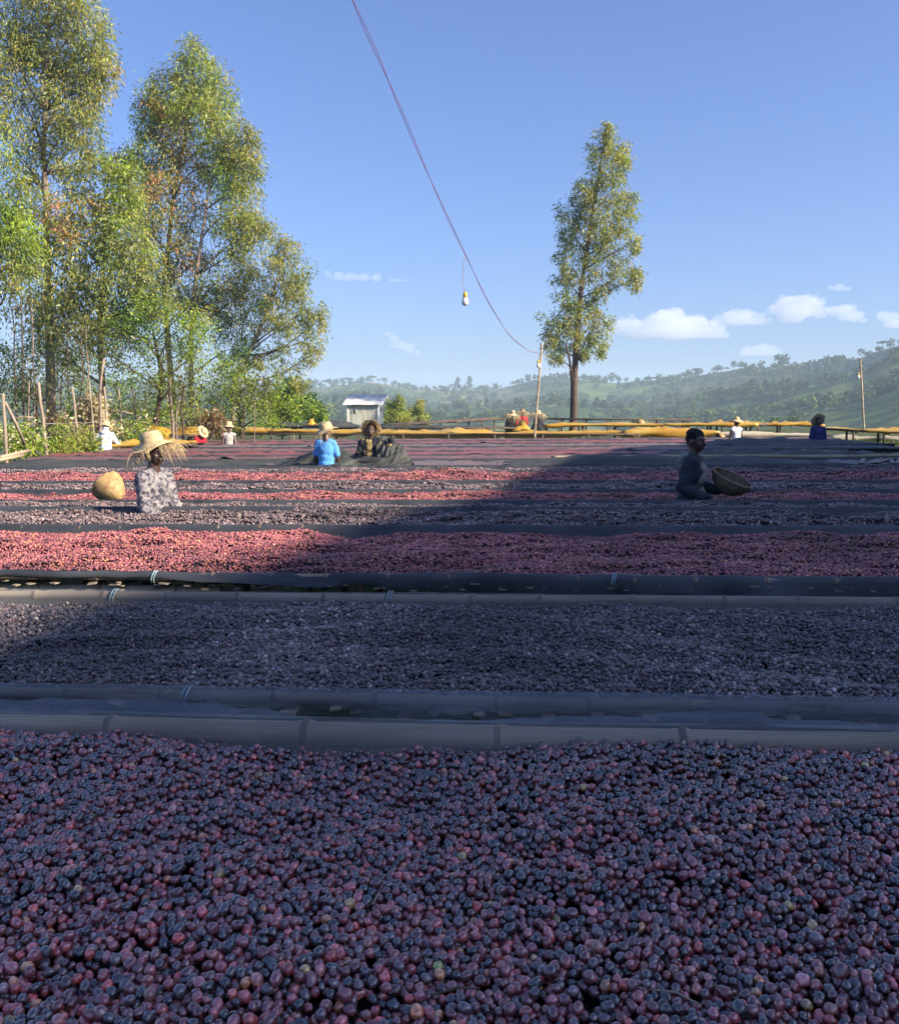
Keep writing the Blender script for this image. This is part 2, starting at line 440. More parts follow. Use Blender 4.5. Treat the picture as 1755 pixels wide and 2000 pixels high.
def net_sheet(parent, b, i, fine):
    s0, s1 = b['sl'], b['sr']
    ds = .06 if i < 2 else (.1 if i < 4 else .3)
    S = np.arange(s0, s1 + ds, ds)
    tf, tb = b['yf'] * COSA, b['yb'] * COSA
    zf, zb, zs = ZC - b['hf'], ZC - b['hb'], ZC - b['hs']
    rf, rb = b['rf'] + .005, b['rb'] + .005
    n1, n2, n3 = Noise(50 + i, .8), Noise(90 + i, .5), Noise(130 + i, 2.2)
    rows = []
    hang_f = b.get('hang', .09) * (1 + .35 * n1(S)) + .0 * S
    if i == 2: hang_f = np.interp(S, [-1.6, -.6, .4], [.012, .05, .10]) * (1 + .2 * n1(S))
    if i == 1: hang_f = .02 + .006 * n1(S)
    hang_b = .05 * (1 + .4 * n2(S))
    def add(t, z): rows.append((np.broadcast_to(t, S.shape).astype(float), np.broadcast_to(z, S.shape).astype(float)))
    zfc, zbc = zf - b['rf'], zb - b['rb']
    add(tf - .02 + .02 * n3(S), zfc - hang_f)
    add(tf - rf * 1.1 + .008 * n3(S), zfc - hang_f * .5)
    for a in (180, 150, 120, 90, 60, 25):
        add(tf + rf * math.cos(R(a)), zfc + rf * math.sin(R(a)) + (.004 * n3(S) if a > 60 else 0))
    add(tf + rf + .012, zs - .02)
    add(tf + .08, zs - .035)
    add((tf + tb) / 2, zs - .045)
    add(tb - .07, zs - .035)
    add(tb - rb - .008, min(zs - .015, zbc - .01))
    for a in (170, 135, 100, 70, 40, 5):
        add(tb + rb * math.cos(R(a)), zbc + rb * math.sin(R(a)) + (.003 * n1(S) if a < 80 else 0))
    # loose fold behind the back rail
    bulge = b.get('fold', .012)
    add(tb + rb + .02 + bulge * (1 + .5 * n2(S)), zbc - .006 + .008 * n1(S))
    add(tb + rb + .03 + .01 * n3(S), zbc - hang_b)
    T = np.stack([r[0] for r in rows], 1); Z = np.stack([r[1] for r in rows], 1)
    V = P(S[:, None], T, Z).reshape(-1, 3)
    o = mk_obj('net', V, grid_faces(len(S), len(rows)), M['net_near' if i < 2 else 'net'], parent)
    return o

def build_bed(i, b):
    root = empty('drying_bed', P(0, (b['yf'] + b['yb']) / 2 * COSA, 0))
    base = Vector(root.location)
    tag(root, BEDTXT[i], 'drying bed', 'rows of raised drying beds')
    kids = []
    fine = i < 5
    tf, tb = b['yf'] * COSA, b['yb'] * COSA
    kids += rail(None, b['sl'], b['sr'], tf, ZC - b['hf'] - b['rf'], b['rf'], 'bamboo', 10 + i, fine, seglen=20 if i < 3 else 6.5)
    kids += rail(None, b['sl'], b['sr'], tb, ZC - b['hb'] - b['rb'], b['rb'], 'bamboo', 40 + i, fine, seglen=20 if i < 3 else 6.5)
    kids.append(net_sheet(None, b, i, fine))
    step = 1.5
    for s in np.arange(b['sl'] + .4, b['sr'], step):
        for t, h in ((tf + .02, b['hf'] + 2 * b['rf'] + .02), (tb - .02, b['hb'] + 2 * b['rb'] + .02)):
            p = P(s + random.uniform(-.15, .15), t, ZC - h)
            g = float(ground_z(p[0], p[1])) - .03
            o = bpy.data.objects.new('leg', leg_mesh); link(o)
            o.location = (p[0], p[1], g); o.scale = (1, 1, max(.1, p[2] - g)); o.rotation_euler = (0, 0, random.uniform(0, 6))
            kids.append(o)
    # long lengthwise carrier below the slats
    kids += rail(None, b['sl'], b['sr'], (tf + tb) / 2, ZC - b['hs'] - .11, .03, 'bamboo', 70 + i, False, 'carrier_pole')
    if i == 2:
        q = P(-4.6, tf + .05, ZC - .845); e = P(-1.43, tf + .03, ZC - .838)
        V, F, mi = culm(3.18, .03, 5, 12)
        me = mk_mesh('carrier_pole', V, F, M['bamboo_light']); me.materials.append(M['node']); me.polygons.foreach_set('material_index', np.array(mi, np.int32))
        o = bpy.data.objects.new('carrier_pole', me); o.location = q; o.rotation_euler = (0, 0, -A_ROW); link(o); kids.append(o)
    if i in (1, 2):
        q = random.Random(3 + i)
        s = max(b['sl'], -2.4 if i == 1 else -3)
        while s < min(b['sr'], 2.4 if i == 1 else 3):
            w = q.uniform(.02, .045)
            L = q.uniform(.22, .4)
            z = ZC - b['hf'] - 2 * b['rf'] - q.uniform(.004, .03)
            c = P(s, tf - q.uniform(.0, .05) + L / 2, z)
            o = mk_obj('slat', *box((0, 0, 0), (w, L, .005)), M['slat'], None, False)
            o.location = c; o.rotation_euler = (q.uniform(-.06, .06), q.uniform(-.15, .15), -A_ROW + q.uniform(-.35, .35))
            kids.append(o); s += w + q.choice((.004, .01, .03, .08))
    if i == 10: kids += rail(None, .8, 8.0, tf - .06, ZC - b['hf'] + .02, .036, 'bamboo_light', 97, True)
    if i == 9:          # bare right end: slats and pale rails show
        q = random.Random(9)
        kids += rail(None, 1.2, b['sr'], tb + .05, ZC - b['hb'] + .03, .045, 'bamboo_light', 99, True)
        for k in range(34):
            s = 6.9 + k * .14
            o = mk_obj('slat', *box((0, 0, 0), (.09, 1.25, .01)), M['slat'], None, False)
            o.location = P(s, (tf + tb) / 2, ZC - b['hs'] + .02 + q.uniform(0, .03)); o.rotation_euler = (.03 + q.uniform(-.02, .02), q.uniform(-.1, .1), -A_ROW - .5 + q.uniform(-.15, .15))
            kids.append(o)
    if i in (0, 1):      # loose hem of net: behind the back rail of the nearest bed, hanging before the second
        S = np.arange(b['sl'], b['sr'], .03); n1, n2, n3 = Noise(400 + i, .5), Noise(410 + i, 1.6), Noise(420 + i, 5.)
        if i == 0: rows = [(tb + b['rb'] * .6 + 0 * S, ZC - b['hb'] - .004 + 0 * S), (tb + b['rb'] + .012 + .006 * n2(S), ZC - b['hb'] + .002 + .006 * n1(S)), (tb + b['rb'] + .03 + .008 * n2(S), ZC - b['hb'] + .004 + .009 * n1(S) + .003 * n3(S)), (tb + b['rb'] + .045 + .01 * n2(S), ZC - b['hb'] - .02), (tb + b['rb'] + .05 + .012 * n1(S), ZC - b['hb'] - .07)]
        else: rows = [(tf + b['rf'] + .012 + 0 * S, ZC - b['hf'] + .003 + 0 * S), (tf + 0 * S, ZC - b['hf'] + .008 + .003 * n2(S)), (tf - b['rf'] - .010 + .003 * n3(S), ZC - b['hf'] - .010 + 0 * S), (tf - .028 + .006 * n2(S), ZC - b['hf'] - .032 + .006 * n1(S)), (tf - .03 + .008 * n2(S) + .003 * n3(S), ZC - b['hf'] - .058 + .012 * n1(S))]
        kids.append(mk_obj('net', P(S[:, None], np.stack([r[0] + 0 * S for r in rows], 1), np.stack([r[1] + 0 * S for r in rows], 1)).reshape(-1, 3), grid_faces(len(S), len(rows)), M['net_loose']))
    # cord ties round the rails
    ties = {0: [(.78, 'b')], 1: [(-.85, 'f'), (1.02, 'f'), (1.06, 'f'), (-1.55, 'b'), (-.47, 'b')], 2: [(-1.75, 'f'), (.47, 'f')]}.get(i, [])
    for s, side in ties:
        t, h, r = (tf, b['hf'], b['rf']) if side == 'f' else (tb, b['hb'], b['rb'])
        for dx in (-.006, .006):
            ang = np.linspace(0, 2 * math.pi, 15)
            pts = [P(s + dx + .008 * math.sin(a), t + (r + .009) * math.cos(a), ZC - h - r + (r + .009) * math.sin(a)) for a in ang]
            kids.append(mk_obj('cord_tie', *tube(pts, .0035, 5), M['cord']))
        if i == 0:
            for a, l in ((2.6, .09), (3.6, .07), (4.4, .08), (5.2, .06), (.4, .05)):
                p0 = P(s, t - r * .75, ZC - h + .002)
                p1 = P(s + l * math.cos(a), t - r * .85 - .012, ZC - h - .004 + min(0, l * math.sin(a)) * .45)
                kids.append(mk_obj('cord_tie', *tube([p0, (p0 + p1) / 2 + np.array([0, -.006, .006]), p1], .0028, 5), M['cord']))
    for o in kids:
        o.parent = root; o.matrix_parent_inverse = Matrix.Translation(-base)
    return root
for i, b in enumerate(BEDS): build_bed(i, b)

# ------------------------------------------------------------------ coffee cherries
def pack_patch(L, rmean, layers, seed, iters=26):
    r_ = np.random.default_rng(seed)
    n = int(L * L * 5600 * (.0066 / rmean) ** 2 * layers)
    rad = rmean * np.clip(r_.normal(1, .14, n), .62, 1.35)
    p = np.stack([r_.uniform(0, L, n), r_.uniform(0, L, n), rmean + r_.uniform(0, 1.75 * rmean * layers, n)], -1)
    cs = rmean * 2.75; nc = int(L / cs); cs = L / nc
    pairs = None
    for it in range(iters):
        if it % 4 == 0:
            c = np.floor(p / cs).astype(int); c[:, :2] %= nc; c[:, 2] = np.clip(c[:, 2], 0, 7)
            key = (c[:, 0] * nc + c[:, 1]) * 10 + c[:, 2] + 1
            order = np.argsort(key, kind='stable'); ks = key[order]
            I, J = [], []
            for dx in (-1, 0, 1):
                for dy in (-1, 0, 1):
                    for dz in (-1, 0, 1):
                        k2 = (((c[:, 0] + dx) % nc) * nc + (c[:, 1] + dy) % nc) * 10 + c[:, 2] + 1 + dz
                        a = np.searchsorted(ks, k2, 'left'); e = np.searchsorted(ks, k2, 'right')
                        for m in range(int((e - a).max())):
                            ok = a + m < e
                            ii = np.nonzero(ok)[0]; jj = order[(a + m)[ok]]
                            keep = ii < jj
                            I.append(ii[keep]); J.append(jj[keep])
            I, J = np.concatenate(I), np.concatenate(J)
        d = p[I] - p[J]
        d[:, :2] -= L * np.round(d[:, :2] / L)
        dist = np.linalg.norm(d, axis=1) + 1e-9
        ov = (rad[I] + rad[J]) * .97 - dist
        k = ov > 0
        f = (d[k] / dist[k, None]) * (ov[k] * .42)[:, None]
        for ax in range(3):
            p[:, ax] += np.bincount(I[k], f[:, ax], n) - np.bincount(J[k], f[:, ax], n)
        p[:, 2] -= rmean * .06
        p[:, :2] %= L
        p[:, 2] = np.maximum(p[:, 2], rad)
    return p, rad
PATCH = {}
def tiled(L, rmean, layers, seed, s0, s1, t0, t1, off):
    key = (L, rmean, layers)
    if key not in PATCH: PATCH[key] = pack_patch(L, rmean, layers, seed)
    p, rad = PATCH[key]
    out, orad = [], []
    for a in range(math.floor((s0 - off[0]) / L), math.ceil((s1 - off[0]) / L)):
        for c in range(math.floor((t0 - off[1]) / L), math.ceil((t1 - off[1]) / L)):
            q = p.copy(); q[:, 0] += a * L + off[0]; q[:, 1] += c * L + off[1]
            k = (q[:, 0] > s0) & (q[:, 0] < s1) & (q[:, 1] > t0) & (q[:, 1] < t1)
            out.append(q[k]); orad.append(rad[k])
    return np.concatenate(out), np.concatenate(orad)
PAL = {
 'mixed': ([(.21, .062, .066), (.31, .070, .070), (.11, .070, .075), (.52, .085, .068), (.38, .135, .105), (.62, .22, .09), (.52, .34, .11), (.042, .035, .040)],
           [.30, .25, .16, .055, .05, .012, .004, .17]),
 'black': ([(.105, .084, .080), (.14, .108, .10), (.070, .060, .060), (.19, .13, .115), (.5, .42, .35)], [.42, .28, .2, .097, .003]),
 'red': ([(.40, .12, .12), (.29, .08, .09), (.50, .17, .135), (.19, .065, .075), (.56, .27, .12)], [.34, .25, .2, .17, .04]),
 'brown': ([(.18, .125, .118), (.135, .095, .092), (.25, .17, .155), (.085, .066, .066), (.33, .24, .20)], [.3, .28, .2, .14, .08]),
}
def pick_cols(kind, n, r_):
    c, w = PAL[kind]; c = np.array(c); w = np.array(w) / np.sum(w)
    idx = r_.choice(len(c), n, p=w)
    out = c[idx] * np.exp(r_.normal(0, .46 if kind in ('mixed', 'black') else .3, (n, 1))) * np.exp(r_.normal(0, .035, (n, 3)))  # random tones; wide spread on mixed and black stands in for light contrast
    return np.clip(out * {'mixed': .92, 'black': 1.12, 'red': .95, 'brown': 1.05}[kind], .004, .75), idx
def ico(sub):
    bm = bmesh.new(); bmesh.ops.create_icosphere(bm, subdivisions=sub, radius=1)
    V = np.array([v.co[:] for v in bm.verts]); F = [tuple(v.index for v in f.verts) for f in bm.faces]
    bm.free(); return V, F
def cherry_shape(seed):
    V, F = ico(3)
    n = Noise(seed, .35, 8)
    V = V * (1 + .055 * (n(V[:, 0] + 3 * V[:, 2], V[:, 1] * 2)))[:, None]
    z = V[:, 2]
    V[:, :2] *= (1 + .07 * z)[:, None]                    # a little pear-shaped
    r = np.hypot(V[:, 0], V[:, 1])
    V[:, 2] += np.where((z > .8) & (r < .32), -.10 * np.exp(-(r / .16) ** 2) + .05 * np.exp(-((r - .24) / .08) ** 2), 0)   # crown scar
    V[:, 2] += np.where((z < -.8), .08 * np.exp(-(r / .2) ** 2), 0)
    return V, F
cherry_meshes = []
for k in range(3):
    V, F = cherry_shape(11 + k)
    cherry_meshes.append(mk_mesh('coffee_cherry', V, F, M['cherry']))
def proto(name, me):
    return bpy.data.objects.new(name, me)
protos = [proto('cherry_shape', m) for m in cherry_meshes]
V2, F2 = ico(2)
mid_mesh = mk_mesh('cherry_mid', V2, F2, M['cherry_dry'])
dry_protos = [proto('dried_cherry_shape', mk_mesh('dried_cherry', *cherry_shape(21 + k), M['cherry_dry'])) for k in range(3)]
proto_mid = proto('cherry_mid', mid_mesh)

def make_mass(name, heap, pts, scl, rot, colr, kinds, shapes):
    """one object: a heap surface plus thousands of loose cherries instanced on its spare vertices"""
    HV, HF = heap
    n0, n1 = len(HV), len(pts)
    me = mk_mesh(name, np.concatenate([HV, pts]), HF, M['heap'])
    def attr(nm, tp, key, data, w):
        a = me.attributes.new(nm, tp, 'POINT'); d = np.zeros((n0 + n1, w), np.float32); d[n0:] = data
        a.data.foreach_set(key, d.ravel())
    attr('rot', 'FLOAT_VECTOR', 'vector', rot, 3)
    attr('scl', 'FLOAT_VECTOR', 'vector', scl, 3)
    attr('col', 'FLOAT_COLOR', 'color', np.concatenate([colr, np.ones((n1, 1))], 1), 4)
    a = me.attributes.new('shape', 'INT', 'POINT')
    d = np.full(n0 + n1, -1, np.int32); d[n0:] = kinds; a.data.foreach_set('value', d)
    o = link(bpy.data.objects.new(name, me))
    g = bpy.data.node_groups.new(name + '_scatter', 'GeometryNodeTree')
    g.interface.new_socket('Geometry', in_out='INPUT', socket_type='NodeSocketGeometry')
    g.interface.new_socket('Geometry', in_out='OUTPUT', socket_type='NodeSocketGeometry')
    gi, go = g.nodes.new('NodeGroupInput'), g.nodes.new('NodeGroupOutput')
    join = g.nodes.new('GeometryNodeJoinGeometry')
    def named(nm, tp):
        n = g.nodes.new('GeometryNodeInputNamedAttribute'); n.data_type = tp; n.inputs['Name'].default_value = nm
        return [s for s in n.outputs if s.enabled and s.name == 'Attribute'][0]
    ro, sc, sh = named('rot', 'FLOAT_VECTOR'), named('scl', 'FLOAT_VECTOR'), named('shape', 'INT')
    e2r = g.nodes.new('FunctionNodeEulerToRotation'); g.links.new(ro, e2r.inputs[0])
    for k, ob in enumerate(shapes):
        cmp = g.nodes.new('FunctionNodeCompare'); cmp.data_type = 'INT'; cmp.operation = 'EQUAL'
        ins = [s for s in cmp.inputs if s.enabled]
        g.links.new(sh, ins[0]); ins[1].default_value = k
        oi = g.nodes.new('GeometryNodeObjectInfo'); oi.inputs[0].default_value = ob
        ip = g.nodes.new('GeometryNodeInstanceOnPoints')
        g.links.new(gi.outputs[0], ip.inputs['Points']); g.links.new(cmp.outputs[0], ip.inputs['Selection'])
        g.links.new(oi.outputs['Geometry'], ip.inputs['Instance'])
        g.links.new(e2r.outputs[0], ip.inputs['Rotation']); g.links.new(sc, ip.inputs['Scale'])
        g.links.new(ip.outputs[0], join.inputs[0])
    g.links.new(gi.outputs[0], join.inputs[0])
    g.links.new(join.outputs[0], go.inputs[0])
    md = o.modifiers.new('scatter', 'NODES'); md.node_group = g
    return o

def surf_fn(i, b):
    tf, tb = b['yf'] * COSA, b['yb'] * COSA
    n1, n2, n3 = Noise(200 + i, .9, 16), Noise(230 + i, 2.6, 16), Noise(260 + i, .35, 10)
    amp = [.006, .006, .011, .015, .010, .014, .015, .017, .014][min(i, 8)]
    zs = ZC - b['hs']
    def f(s, t):
        u = np.clip((t - tf) / (tb - tf), 0, 1)
        edge = np.minimum(u, 1 - u)
        z = zs + amp * (n1(s, t * 1.4) + .55 * n2(s * .7, t * 1.6) + .4 * n3(s, t))
        z = z - np.clip(.06 - edge, 0, 1) * (.1 if i == 0 else .3)
        if i == 1:      # raked ridges slanting across the bed
            z = z + .007 * np.sin((t * 1.0 + .35 * s + .25 * n3(s, t)) * 2 * math.pi / .42)
        if i == 0: z = z - .02 * np.clip(s - .55, 0, 1) * np.clip((t - 1.2) / .3, 0, 1)
        return z
    return f
def heap_grid(b, f, drop, ds, dt):
    tf, tb = b['yf'] * COSA, b['yb'] * COSA
    S = np.arange(b['sl'], b['sr'] + ds, ds); T = np.linspace(tf + b['rf'], tb - b['rb'], max(6, int((tb - tf) / dt)))
    SS, TT = np.meshgrid(S, T, indexing='ij')
    return P(SS, TT, f(SS, TT) - drop).reshape(-1, 3), grid_faces(len(S), len(T))
singles = []
for i, b in enumerate(BEDS):
    f = surf_fn(i, b)
    tf, tb = b['yf'] * COSA + b['rf'], b['yb'] * COSA - b['rb']
    r_ = np.random.default_rng(500 + i)
    if i <= 8:
        rm, lay, L = {0: (.0058, 1.5, 1.5), 1: (.0051, 1.4, 1.3)}.get(i, (.0060, 1.35, 1.4))
        if i >= 3: rm, lay, L = .0090 if i < 6 else .0125, 1.25, 2.0
        pts, rad = tiled(L, rm, lay, 77 + i, b['sl'], b['sr'], tf - .005, tb + .004, (r_.uniform(0, 1), r_.uniform(0, 1)))
        s, t = pts[:, 0], pts[:, 1]
        depth = rm * (1.75 * lay + .3)
        z = f(s, t) + pts[:, 2] - depth + (.007 if i == 0 else .004 if i == 1 else 0)
        # keep only cherries that may be seen from about here
        W = P(s, t, z)
        keep = (np.abs(W[:, 0]) < .56 * W[:, 1] + .9)
        if i >= 2: keep &= pts[:, 2] > rm * 1.25
        pts, rad, W = pts[keep], rad[keep], W[keep]
        n = len(W)
        cl, idx = pick_cols(b['kind'], n, r_)
        # slow drift of tone over the bed
        drift = 1 + .18 * Noise(300 + i, .8)(W[:, 0], W[:, 1])
        cl = cl * drift[:, None]
        el = r_.uniform(1.0, 1.38, n)
        scl = np.stack([rad * r_.uniform(.9, 1.04, n), rad * r_.uniform(.92, 1.06, n), rad * el], -1)
        rot = np.stack([r_.normal(math.pi / 2, .5, n), r_.normal(0, .5, n), r_.uniform(0, 6.28, n)], -1)
        kinds = r_.integers(0, 3, n) if i < 2 else np.zeros(n, int)
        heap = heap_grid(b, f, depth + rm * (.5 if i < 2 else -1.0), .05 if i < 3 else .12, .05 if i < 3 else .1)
        sel = np.ones(n, bool)
        if i == 0:
            # the 300 cherries that show largest: topmost, nearest, inside the picture
            d = W - np.array([0, 0, ZC])
            zc_ = d[:, 1] * CP - d[:, 2] * SP; px = CX + FPX * d[:, 0] / zc_; py = CY - FPX * (d[:, 1] * SP + d[:, 2] * CP) / zc_
            top = pts[:, 2] > rm * 2.7
            cand = np.nonzero(top & (px > 5) & (px < 1750) & (py < 1990) & (py > 1300))[0]
            cand = cand[np.argsort(-rad[cand] / zc_[cand])][:300]
            sel[cand] = False
            gi_ = cand[np.argmin((px[cand] - 823) ** 2 + (py[cand] - 1895) ** 2)]
            cl[gi_] = (.36, .46, .10); idx[gi_] = 99
            for k in cand: singles.append((W[k], scl[k], rot[k], cl[k], int(idx[k])))
        o = make_mass('coffee_cherries', heap, W[sel], scl[sel], rot[sel], cl[sel], kinds[sel], protos if i == 0 else dry_protos if i == 1 else [proto_mid])
    else:
        HV, HF = heap_grid(b, lambda s, t: f(s, t) + .01 * Noise(600 + i, 4.)(s, t), 0, .16, .12)
        o = mk_obj('coffee_cherries', HV, HF, M[b['kind']])
    tag(o, MASSTXT[i], 'coffee cherries', kind='stuff')
LAB = {0: 'dark plum coffee cherry among those nearest the bottom edge', 1: 'purple-red coffee cherry among those nearest the bottom edge',
       2: 'dusky violet coffee cherry among those nearest the bottom edge', 3: 'bright red coffee cherry among those nearest the bottom edge',
       4: 'brownish pink coffee cherry among those nearest the bottom edge', 5: 'orange-red coffee cherry among those nearest the bottom edge',
       6: 'straw-yellow coffee cherry among those nearest the bottom edge', 7: 'blue-black coffee cherry among those nearest the bottom edge',
       99: 'single pale green unripe coffee cherry near the bottom edge'}
for W_, sc_, ro_, c_, k_ in singles:
    o = bpy.data.objects.new('coffee_cherry', cherry_meshes[random.randrange(3)])
    o.location, o.scale, o.rotation_euler = W_, sc_, ro_
    o.color = (*c_, 1); link(o)
    o.material_slots[0].link = 'OBJECT'; o.material_slots[0].material = M['cherry_one']
    lb_ = LAB[k_]
    if k_ != 99: lb_ = lb_.replace('among those nearest the bottom edge', 'among the nearest, at the bottom ' + ('left' if W_[0] < -.16 else 'right' if W_[0] > .16 else 'middle'))
    tag(o, lb_, 'coffee cherry', 'coffee cherries nearest the camera')
# ------------------------------------------------------------------ far hills
def ridge_el(ax):
    """crest height above eye level, in photo pixels, by photo column"""
    return interp(ax, [(-500, 70), (0, 62), (300, 58), (520, 52), (640, 56), (730, 62), (820, 44), (960, 44), (1040, 62), (1110, 70), (1200, 58), (1330, 70), (1450, 92), (1560, 98), (1650, 112), (1700, 132), (1755, 152), (1900, 175), (2300, 210)])
def ridge_r(ax):
    return interp(ax, [(-500, 1000), (500, 900), (800, 980), (1100, 900), (1350, 760), (1755, 560), (2300, 480)])
hn1, hn2, hn3 = Noise(21, .006, 16), Noise(22, .02, 16), Noise(23, .0022, 10)
def hill_z(ax, r):
    """ax: photo column of the direction, r: distance"""
    R_ = ridge_r(ax); zr = ZC + ridge_el(ax) * R_ / FPX * 1.0
    u = np.clip((r - 170) / (R_ - 170), 0, 3)
    prof = np.where(u < 1, u ** 1.25, 1 - .25 * (u - 1))
    z = -21 + (zr + 21) * prof
    x = r * (ax - CX) / FPX
    amp = np.clip(u * 1.6, 0, 1) * np.clip(1.25 - u, .12, 1)
    z = z + amp * (4.2 * hn1(x, r) + 1.3 * hn2(x, r) + 7 * hn3(x, r))
    return z
hax = np.linspace(-700, 2500, 200); hr = np.concatenate([np.linspace(165, 1150, 110), np.linspace(1200, 2300, 10)])
AX, RR = np.meshgrid(hax, hr, indexing='ij')
HZ = hill_z(AX, RR)
HV = np.stack([RR * (AX - CX) / FPX, RR, HZ], -1)
def hill_mat():
    m, nt, p, out = new_mat('hillside')
    tc = N(nt, 'ShaderNodeTexCoord')
    mp = N(nt, 'ShaderNodeMapping'); mp.inputs['Scale'].default_value = (.011, .006, .02)
    nt.links.new(tc.outputs['Object'], mp.inputs[0])
    w = N(nt, 'ShaderNodeTexNoise', i_Scale=.01, i_Detail=4.); nt.links.new(tc.outputs['Object'], w.inputs['Vector'])
    mixv = mix_rgb(nt, .25, mp.outputs[0], w.outputs['Color'])
    v = N(nt, 'ShaderNodeTexVoronoi', i_Scale=1.6); nt.links.new(mixv, v.inputs['Vector'])
    s = N(nt, 'ShaderNodeSeparateColor'); nt.links.new(v.outputs['Color'], s.inputs[0])
    r = ramp(nt, s.outputs[0], [(0, (.05, .075, .022)), (.3, (.10, .15, .035)), (.5, (.15, .22, .045)), (.68, (.22, .29, .06)), (.82, (.30, .22, .11)), (.95, (.18, .24, .06))])
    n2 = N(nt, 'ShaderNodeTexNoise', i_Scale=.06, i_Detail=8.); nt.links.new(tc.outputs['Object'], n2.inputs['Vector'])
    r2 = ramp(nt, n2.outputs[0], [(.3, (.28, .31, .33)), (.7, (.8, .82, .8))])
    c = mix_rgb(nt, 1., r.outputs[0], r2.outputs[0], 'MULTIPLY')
    nt.links.new(c, p.inputs['Base Color']); p.inputs['Roughness'].default_value = .95; p.inputs['Specular IOR Level'].default_value = .1
    return m
M['hill'] = hill_mat()
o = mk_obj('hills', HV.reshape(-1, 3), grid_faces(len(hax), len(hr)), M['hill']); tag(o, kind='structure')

def leaf_mat(name, rough=.42, trans=.45, spec=.4):
    m, nt, p, out = new_mat(name)
    a = N(nt, 'ShaderNodeAttribute', attribute_name='col')
    nt.links.new(a.outputs['Color'], p.inputs['Base Color'])
    p.inputs['Roughness'].default_value = rough; p.inputs['Specular IOR Level'].default_value = spec
    tr = N(nt, 'ShaderNodeBsdfTranslucent')
    c = mix_rgb(nt, 1., a.outputs['Color'], (1.25, 1.25, .55), 'MULTIPLY'); nt.links.new(c, tr.inputs[0])
    mx = N(nt, 'ShaderNodeMixShader', i_0=trans)
    nt.links.new(p.outputs[0], mx.inputs[1]); nt.links.new(tr.outputs[0], mx.inputs[2]); nt.links.new(mx.outputs[0], out.inputs[0])
    return m
M['leaf'] = leaf_mat('leaf')
M['leaf_far'] = leaf_mat('far_leaf', .8, .2, .1)
M['bark_dark'] = noise_mat('bark_dark', [(.3, (.05, .03, .022)), (.6, (.11, .07, .05)), (.8, (.2, .14, .1))], 3, 7, .9, .6, 14, stretch=(1, 1, .25), bump_d=.03)
M['bark_pale'] = noise_mat('bark_pale', [(.3, (.13, .085, .065)), (.55, (.27, .2, .155)), (.8, (.42, .35, .28))], 2, 7, .8, .4, 14, stretch=(1, 1, .3), bump_d=.02)

# tree shapes for the hills: crowns of small ragged faces over a dark core
def far_crown(seed, shape):
    q = np.random.default_rng(seed)
    V, F, C = [], [], []
    def face(c, sz, colr):
        a = q.normal(size=3); a /= np.linalg.norm(a); b_ = np.cross(a, q.normal(size=3)); b_ /= np.linalg.norm(b_)
        k = len(V)
        for u, v in ((-1, -.6), (1, -.5), (.7, .8), (-.6, .7)): V.append(c + sz * (u * a + v * b_)); C.append(colr)
        F.append((k, k + 1, k + 2, k + 3))
    blobs = {'round': [(0, 0, .62, .36), (.22, .1, .5, .26), (-.24, -.05, .52, .27), (.02, -.2, .68, .25)],
             'tall': [(0, 0, .35, .2), (0, .05, .55, .2), (.02, 0, .75, .16), (0, 0, .9, .1)],
             'flat': [(0, 0, .78, .22), (.3, 0, .75, .2), (-.3, .05, .74, .2), (.05, .25, .8, .18), (.1, -.28, .72, .2)]}[shape]
    base = np.array({'round': (.040, .062, .018), 'tall': (.035, .055, .020), 'flat': (.05, .072, .022)}[shape])
    for (x, y, z, r) in blobs:
        for _ in range(22):
            d = q.normal(size=3); d /= np.linalg.norm(d)
            c = np.array([x, y, z]) + d * r * q.uniform(.55, 1.05) * np.array([1, 1, .8 if shape != 'flat' else .35])
            face(c, q.uniform(.05, .10), base * q.uniform(.8, 2.4) * np.array([1, 1, q.uniform(.7, 1.2)]))
    return np.array(V), np.array(F), np.array(C)
FAR = [(k, *far_crown(31 + j, k)) for j, k in enumerate(('round', 'round', 'round', 'tall', 'flat'))]
q = np.random.default_rng(44)
mv, mf, mc, nn = [], [], [], 0
hill_pts = []
def add_far(x, y, z, h, k, tint):
    global nn
    _, V, F, C = FAR[k]
    a = q.uniform(0, 6.28); ca, sa = math.cos(a), math.sin(a)
    W = np.stack([V[:, 0] * ca - V[:, 1] * sa, V[:, 0] * sa + V[:, 1] * ca, V[:, 2]], -1) * h
    mv.append(W + (x, y, z)); mf.append(F + nn); mc.append(C * tint); nn += len(V)
dens = Noise(61, .012, 14)
cnt = 0
while cnt < 4200:
    ax = q.uniform(-150, 1950); r = 190 + (ridge_r(ax) - 190) * q.uniform(0, 1) ** .8
    x = r * (ax - CX) / FPX
    if dens(x, r * 1.3) + q.normal(0, .45) < -.05: continue
    h = q.uniform(3.6, 8.5) * (.8 if r < 320 else 1)
    add_far(x, r, float(hill_z(ax, r)) - h * .12, h, q.integers(0, 4), q.uniform(.75, 1.5) * np.array([q.uniform(.85, 1.35), 1, .9]))
    cnt += 1
o = mk_obj('hillside_trees', np.concatenate(mv), np.concatenate(mf), M['leaf_far'], colors=np.concatenate(mc))
tag(o, 'mass of hazy trees and bushes scattered over the far hillsides', 'trees', kind='stuff')
